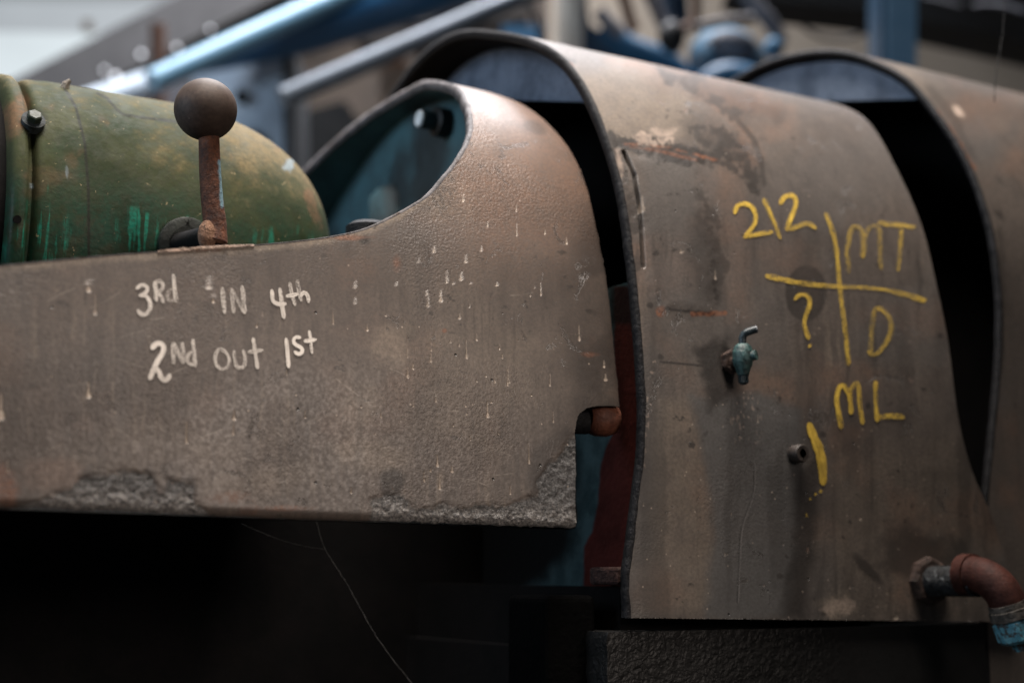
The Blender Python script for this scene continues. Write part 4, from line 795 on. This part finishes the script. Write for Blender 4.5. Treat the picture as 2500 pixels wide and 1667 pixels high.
# blue pipes
m_blue = worn('glossy_blue_paint', (.025, .115, .25), (.04, .15, .31), 3, .30, .05, .002, .6)
m_lblue = worn('pale_blue_paint', (.30, .46, .58), (.40, .56, .67), 3, .4)
a_ = at(470, 168, 3.55); b_ = at(1120, -66, 3.95); bb = MB(); bb.tube([a_ + (b_ - a_) * u for u in np.linspace(0, 1, 12)], np.interp(np.linspace(0, 1, 12), [0, .35, 1], [16, 60, 92]) * K * 3.7, 28); tag(bb.build('blue_duct', m_blue, None), 'glossy blue widening duct beneath the pale blue pipe', 'duct')
bgtube('pale_blue_pipe', (372, 200), (900, -42), 3.35, 3.75, 56, worn('sky_blue_paint', (.22, .46, .64), (.30, .54, .71), 3, .28), 'pale blue pipe slanting up above the cabinet to the top edge', 'pipe')
bgtube('grey_conduit', (690, 240), (1330, -32), 3.0, 3.3, 50, worn('galvanised_steel', (.14, .17, .205), (.22, .26, .31), 5, .5, .1, .002, .4, .1), 'pale grey conduit slanting up behind the arched casings', 'conduit')
# light blue cabinet door with holes
cab = thing('blue_cabinet', at(600, 300, 3.6), 'light blue cabinet panel with dark holes behind the knob', 'cabinet')
bgplate('door', [(470, 165), (560, 125), (686, 95), (692, 400), (692, 1600), (460, 1600)], 3.7, .06, worn('light_blue_enamel', (.60, .72, .86), (.70, .80, .90), 3, .5), None, None, cab)
for x, y, r_ in ((592, 240, 17), (622, 340, 18), (478, 350, 16)):
    p = at(x, y, 3.69); bb = MB(); bb.tube([p, p - FH * .02], r_ * K * 3.69, 20); bb.build('knockout', M['void'], cab)
bgplate('side', [(693, 95), (712, 100), (712, 1600), (693, 1600)], 3.71, .3, worn('shaded_blue_grey', (.10, .11, .12), (.14, .15, .16), 3), None, None, cab)
# dark rack behind opening with brown boards
m_rack = worn('dark_brown_rack', (.035, .028, .024), (.06, .05, .042), 3, .8)
rack = thing('storage_rack', at(850, 300, 4.6), 'dark storage rack with brown boards behind the conduit', 'rack')
bgplate('back_board', [(690, 60), (1340, -60), (1340, 1480), (690, 1480)], 4.9, .05, worn('rack_brown', (.07, .056, .046), (.13, .10, .078), 2.2, .9), None, None, rack)
bgplate('dark_bay', [(715, 280), (840, 245), (880, 300), (840, 420), (715, 430)], 4.6, .2, M['black'], None, None, rack)
bgplate('board', [(905, 85), (975, 85), (985, 130), (910, 150)], 4.6, .1, worn('warm_wood', (.26, .155, .095), (.32, .19, .12), 3), None, None, rack)
bgplate('board', [(925, 180), (1000, 150), (990, 245), (930, 260)], 4.6, .1, worn('warm_wood_low', (.21, .13, .085), (.26, .16, .10), 3), None, None, rack)
bgplate('dark_shelf', [(860, 0), (1300, -60), (1290, 40), (1130, 70), (960, 120), (870, 100)], 4.5, .1, m_rack, None, None, rack)
bgplate('blue_bin', [(1225, 62), (1330, 60), (1330, 140), (1215, 140)], 4.2, .15, worn('bin_blue', (.03, .10, .19), (.045, .14, .25), 4), 'blue bin between the conduit and the cream post', 'bin')
# cream post
bgtube('cream_post', (1391, -150), (1376, 1700), 3.6, 3.6, 66, worn('cream_paint', (.62, .56, .48), (.74, .68, .59), 4, .6), 'cream painted upright post between conduit and blue machine', 'post')
# blue machine
bm = thing('blue_machine', at(1650, 300, 3.4), 'out of focus blue machine with pale blue housing and brown hoses above the middle casing', 'machine')
mb1 = worn('deep_blue_paint', (.012, .075, .155), (.02, .11, .22), 5, .45); mb2 = worn('navy_paint', (.008, .025, .05), (.014, .04, .075), 5, .5); mb3 = worn('pale_blue_housing', (.05, .15, .26), (.20, .31, .39), 9, .6, .3, .002, .2, chip=(.16, .15, .15), chipat=.55); mb4 = worn('grey_lilac_metal', (.11, .11, .125), (.21, .21, .23), 8, .6, .3, .002, .2); mb5 = worn('brown_hose', (.18, .105, .07), (.25, .15, .10), 6, .7)
def part_tube(name, pts, depth, wpx, mat):
    P = [at(x, y, depth) for x, y in pts]; bb = MB(); bb.tube(spline(P, 20) if len(P) > 2 else [P[0], (P[0] + P[1]) / 2, P[1]], wpx / 2 * K * depth, 18); return bb.build(name, mat, bm)
bgplate('base', [(1425, -80), (1440, 60), (1500, 100), (1620, 160), (1640, 330), (1640, 1650), (1425, 1650)], 3.6, .3, mb2, None, None, bm)
part_tube('arm', [(1470, 70), (1530, 115), (1620, 150), (1720, 300)], 3.45, 62, mb1); part_tube('shaft', [(1462, 30), (1490, 60), (1520, 85)], 3.35, 34, mb4)
part_tube('hose', [(1500, -60), (1530, 20), (1545, 65), (1552, 75)], 3.3, 30, mb5); part_tube('hose', [(1690, -60), (1700, 20), (1690, 60), (1660, 75)], 3.3, 26, mb5)
part_tube('column', [(1640, -60), (1650, 60)], 3.5, 66, mb2); part_tube('rod', [(1580, -30), (1620, 60), (1650, 130)], 3.4, 34, mb4)
bb = MB(); bb.ball(at(1640, 90, 3.3), 34 * K * 3.3, 16, (1, 1, 1.2)); bb.build('motor_end', M['black'], bm)
bb = MB(); bb.ball(at(1775, 150, 3.5), 98 * K * 3.5, 24, (1.05, .8, .85)); bb.build('housing', mb3, bm)
bb = MB(); bb.ball(at(1790, 112, 3.38), 62 * K * 3.4, 20, (1.1, .6, .6)); bb.build('cover', mb4, bm)
part_tube('lever_bar', [(1700, 68), (1760, 55), (1840, 45)], 3.2, 26, worn('dark_red_brown', (.035, .024, .024), (.05, .036, .034), 6)); part_tube('guard', [(1800, -40), (1850, 20), (1890, 70), (1905, 110)], 3.4, 40, mb4)
bb = MB(); bb.ball(at(1888, 118, 3.3), 26 * K * 3.3, 16); bb.build('cap', mb3, bm); part_tube('foot', [(1690, 250), (1760, 190), (1900, 230)], 3.3, 70, mb1)
# right: blue post, dark beam
pst = thing('blue_post', at(2195, 200, 3.3), 'blue steel upright post at the top right', 'post')
a = at(2172, -200, 3.3); bgplate('flange', [(2166, -200), (2238, -200), (2238, 1740), (2166, 1740)], 3.3, .02, worn('post_blue', (.13, .245, .355), (.19, .31, .42), 5, .5), None, None, pst)
bgplate('web', [(2150, -200), (2167, -200), (2167, 1740), (2150, 1740)], 3.31, .12, worn('post_navy', (.012, .04, .075), (.018, .055, .10), 5, .5), None, None, pst)
bgplate('dark_beam', [(1990, -220), (3600, -220), (3600, 390), (2500, 104), (2240, 46), (2100, 24), (1900, 2), (1780, -30)], 3.7, .15, worn('black_beam', (.007, .007, .007), (.012, .012, .012), 5, .8), 'black beam slanting across the top right corner', 'beam')
for pts, lb, wd in (([(2255, -8), (2300, 2), (2345, 14)], 'silvery cobweb clump on the black beam, the left one', 9), ([(2378, 12), (2420, 10), (2500, 28)], 'silvery cobweb clump on the black beam, at the right edge of the photo', 11)):
    bb = MB(); P = spline([at(x, y, 3.55) for x, y in pts], 30); bb.tube(P, wd / 2 * K * 3.55 * (.6 + .6 * np.random.RandomState(2).rand(30)), 8); tag(bb.build('cobweb_clump', worn('silvery_cobweb', (.32, .32, .36), (.5, .5, .55), 60, .6), None), lb, 'cobweb', 'cobweb clumps')

m_cab = worn('black_cable', (.012, .011, .011), (.02, .018, .017), 8, .6)
for pts, d_, w_, lb in (([(1262, -30), (1300, 25), (1318, 70), (1330, 130)], 3.5, 16, 'black cable drooping just left of the cream post'), ([(905, -30), (930, 40), (1010, 62), (1090, 40), (1180, -30)], 4.0, 15, 'black cable sagging in a loop above the conduit'), ([(1930, -30), (1945, 40), (1990, 85), (2060, 95), (2150, 60)], 3.9, 10, 'black cable sagging against the wall left of the blue post')):
    bb = MB(); bb.tube(spline([at(x, y, d_) for x, y in pts], 40), w_ / 2 * K * d_, 10); tag(bb.build('hanging_cable', m_cab, None), lb, 'cable', 'hanging cables')
jb = bgplate('junction_box', [(1010, 70), (1085, 55), (1092, 108), (1015, 125)], 4.2, .12, worn('rust_brown_box', (.10, .06, .04), (.17, .10, .065), 6, .7), 'brown junction box between the blue duct and the conduit', 'box')
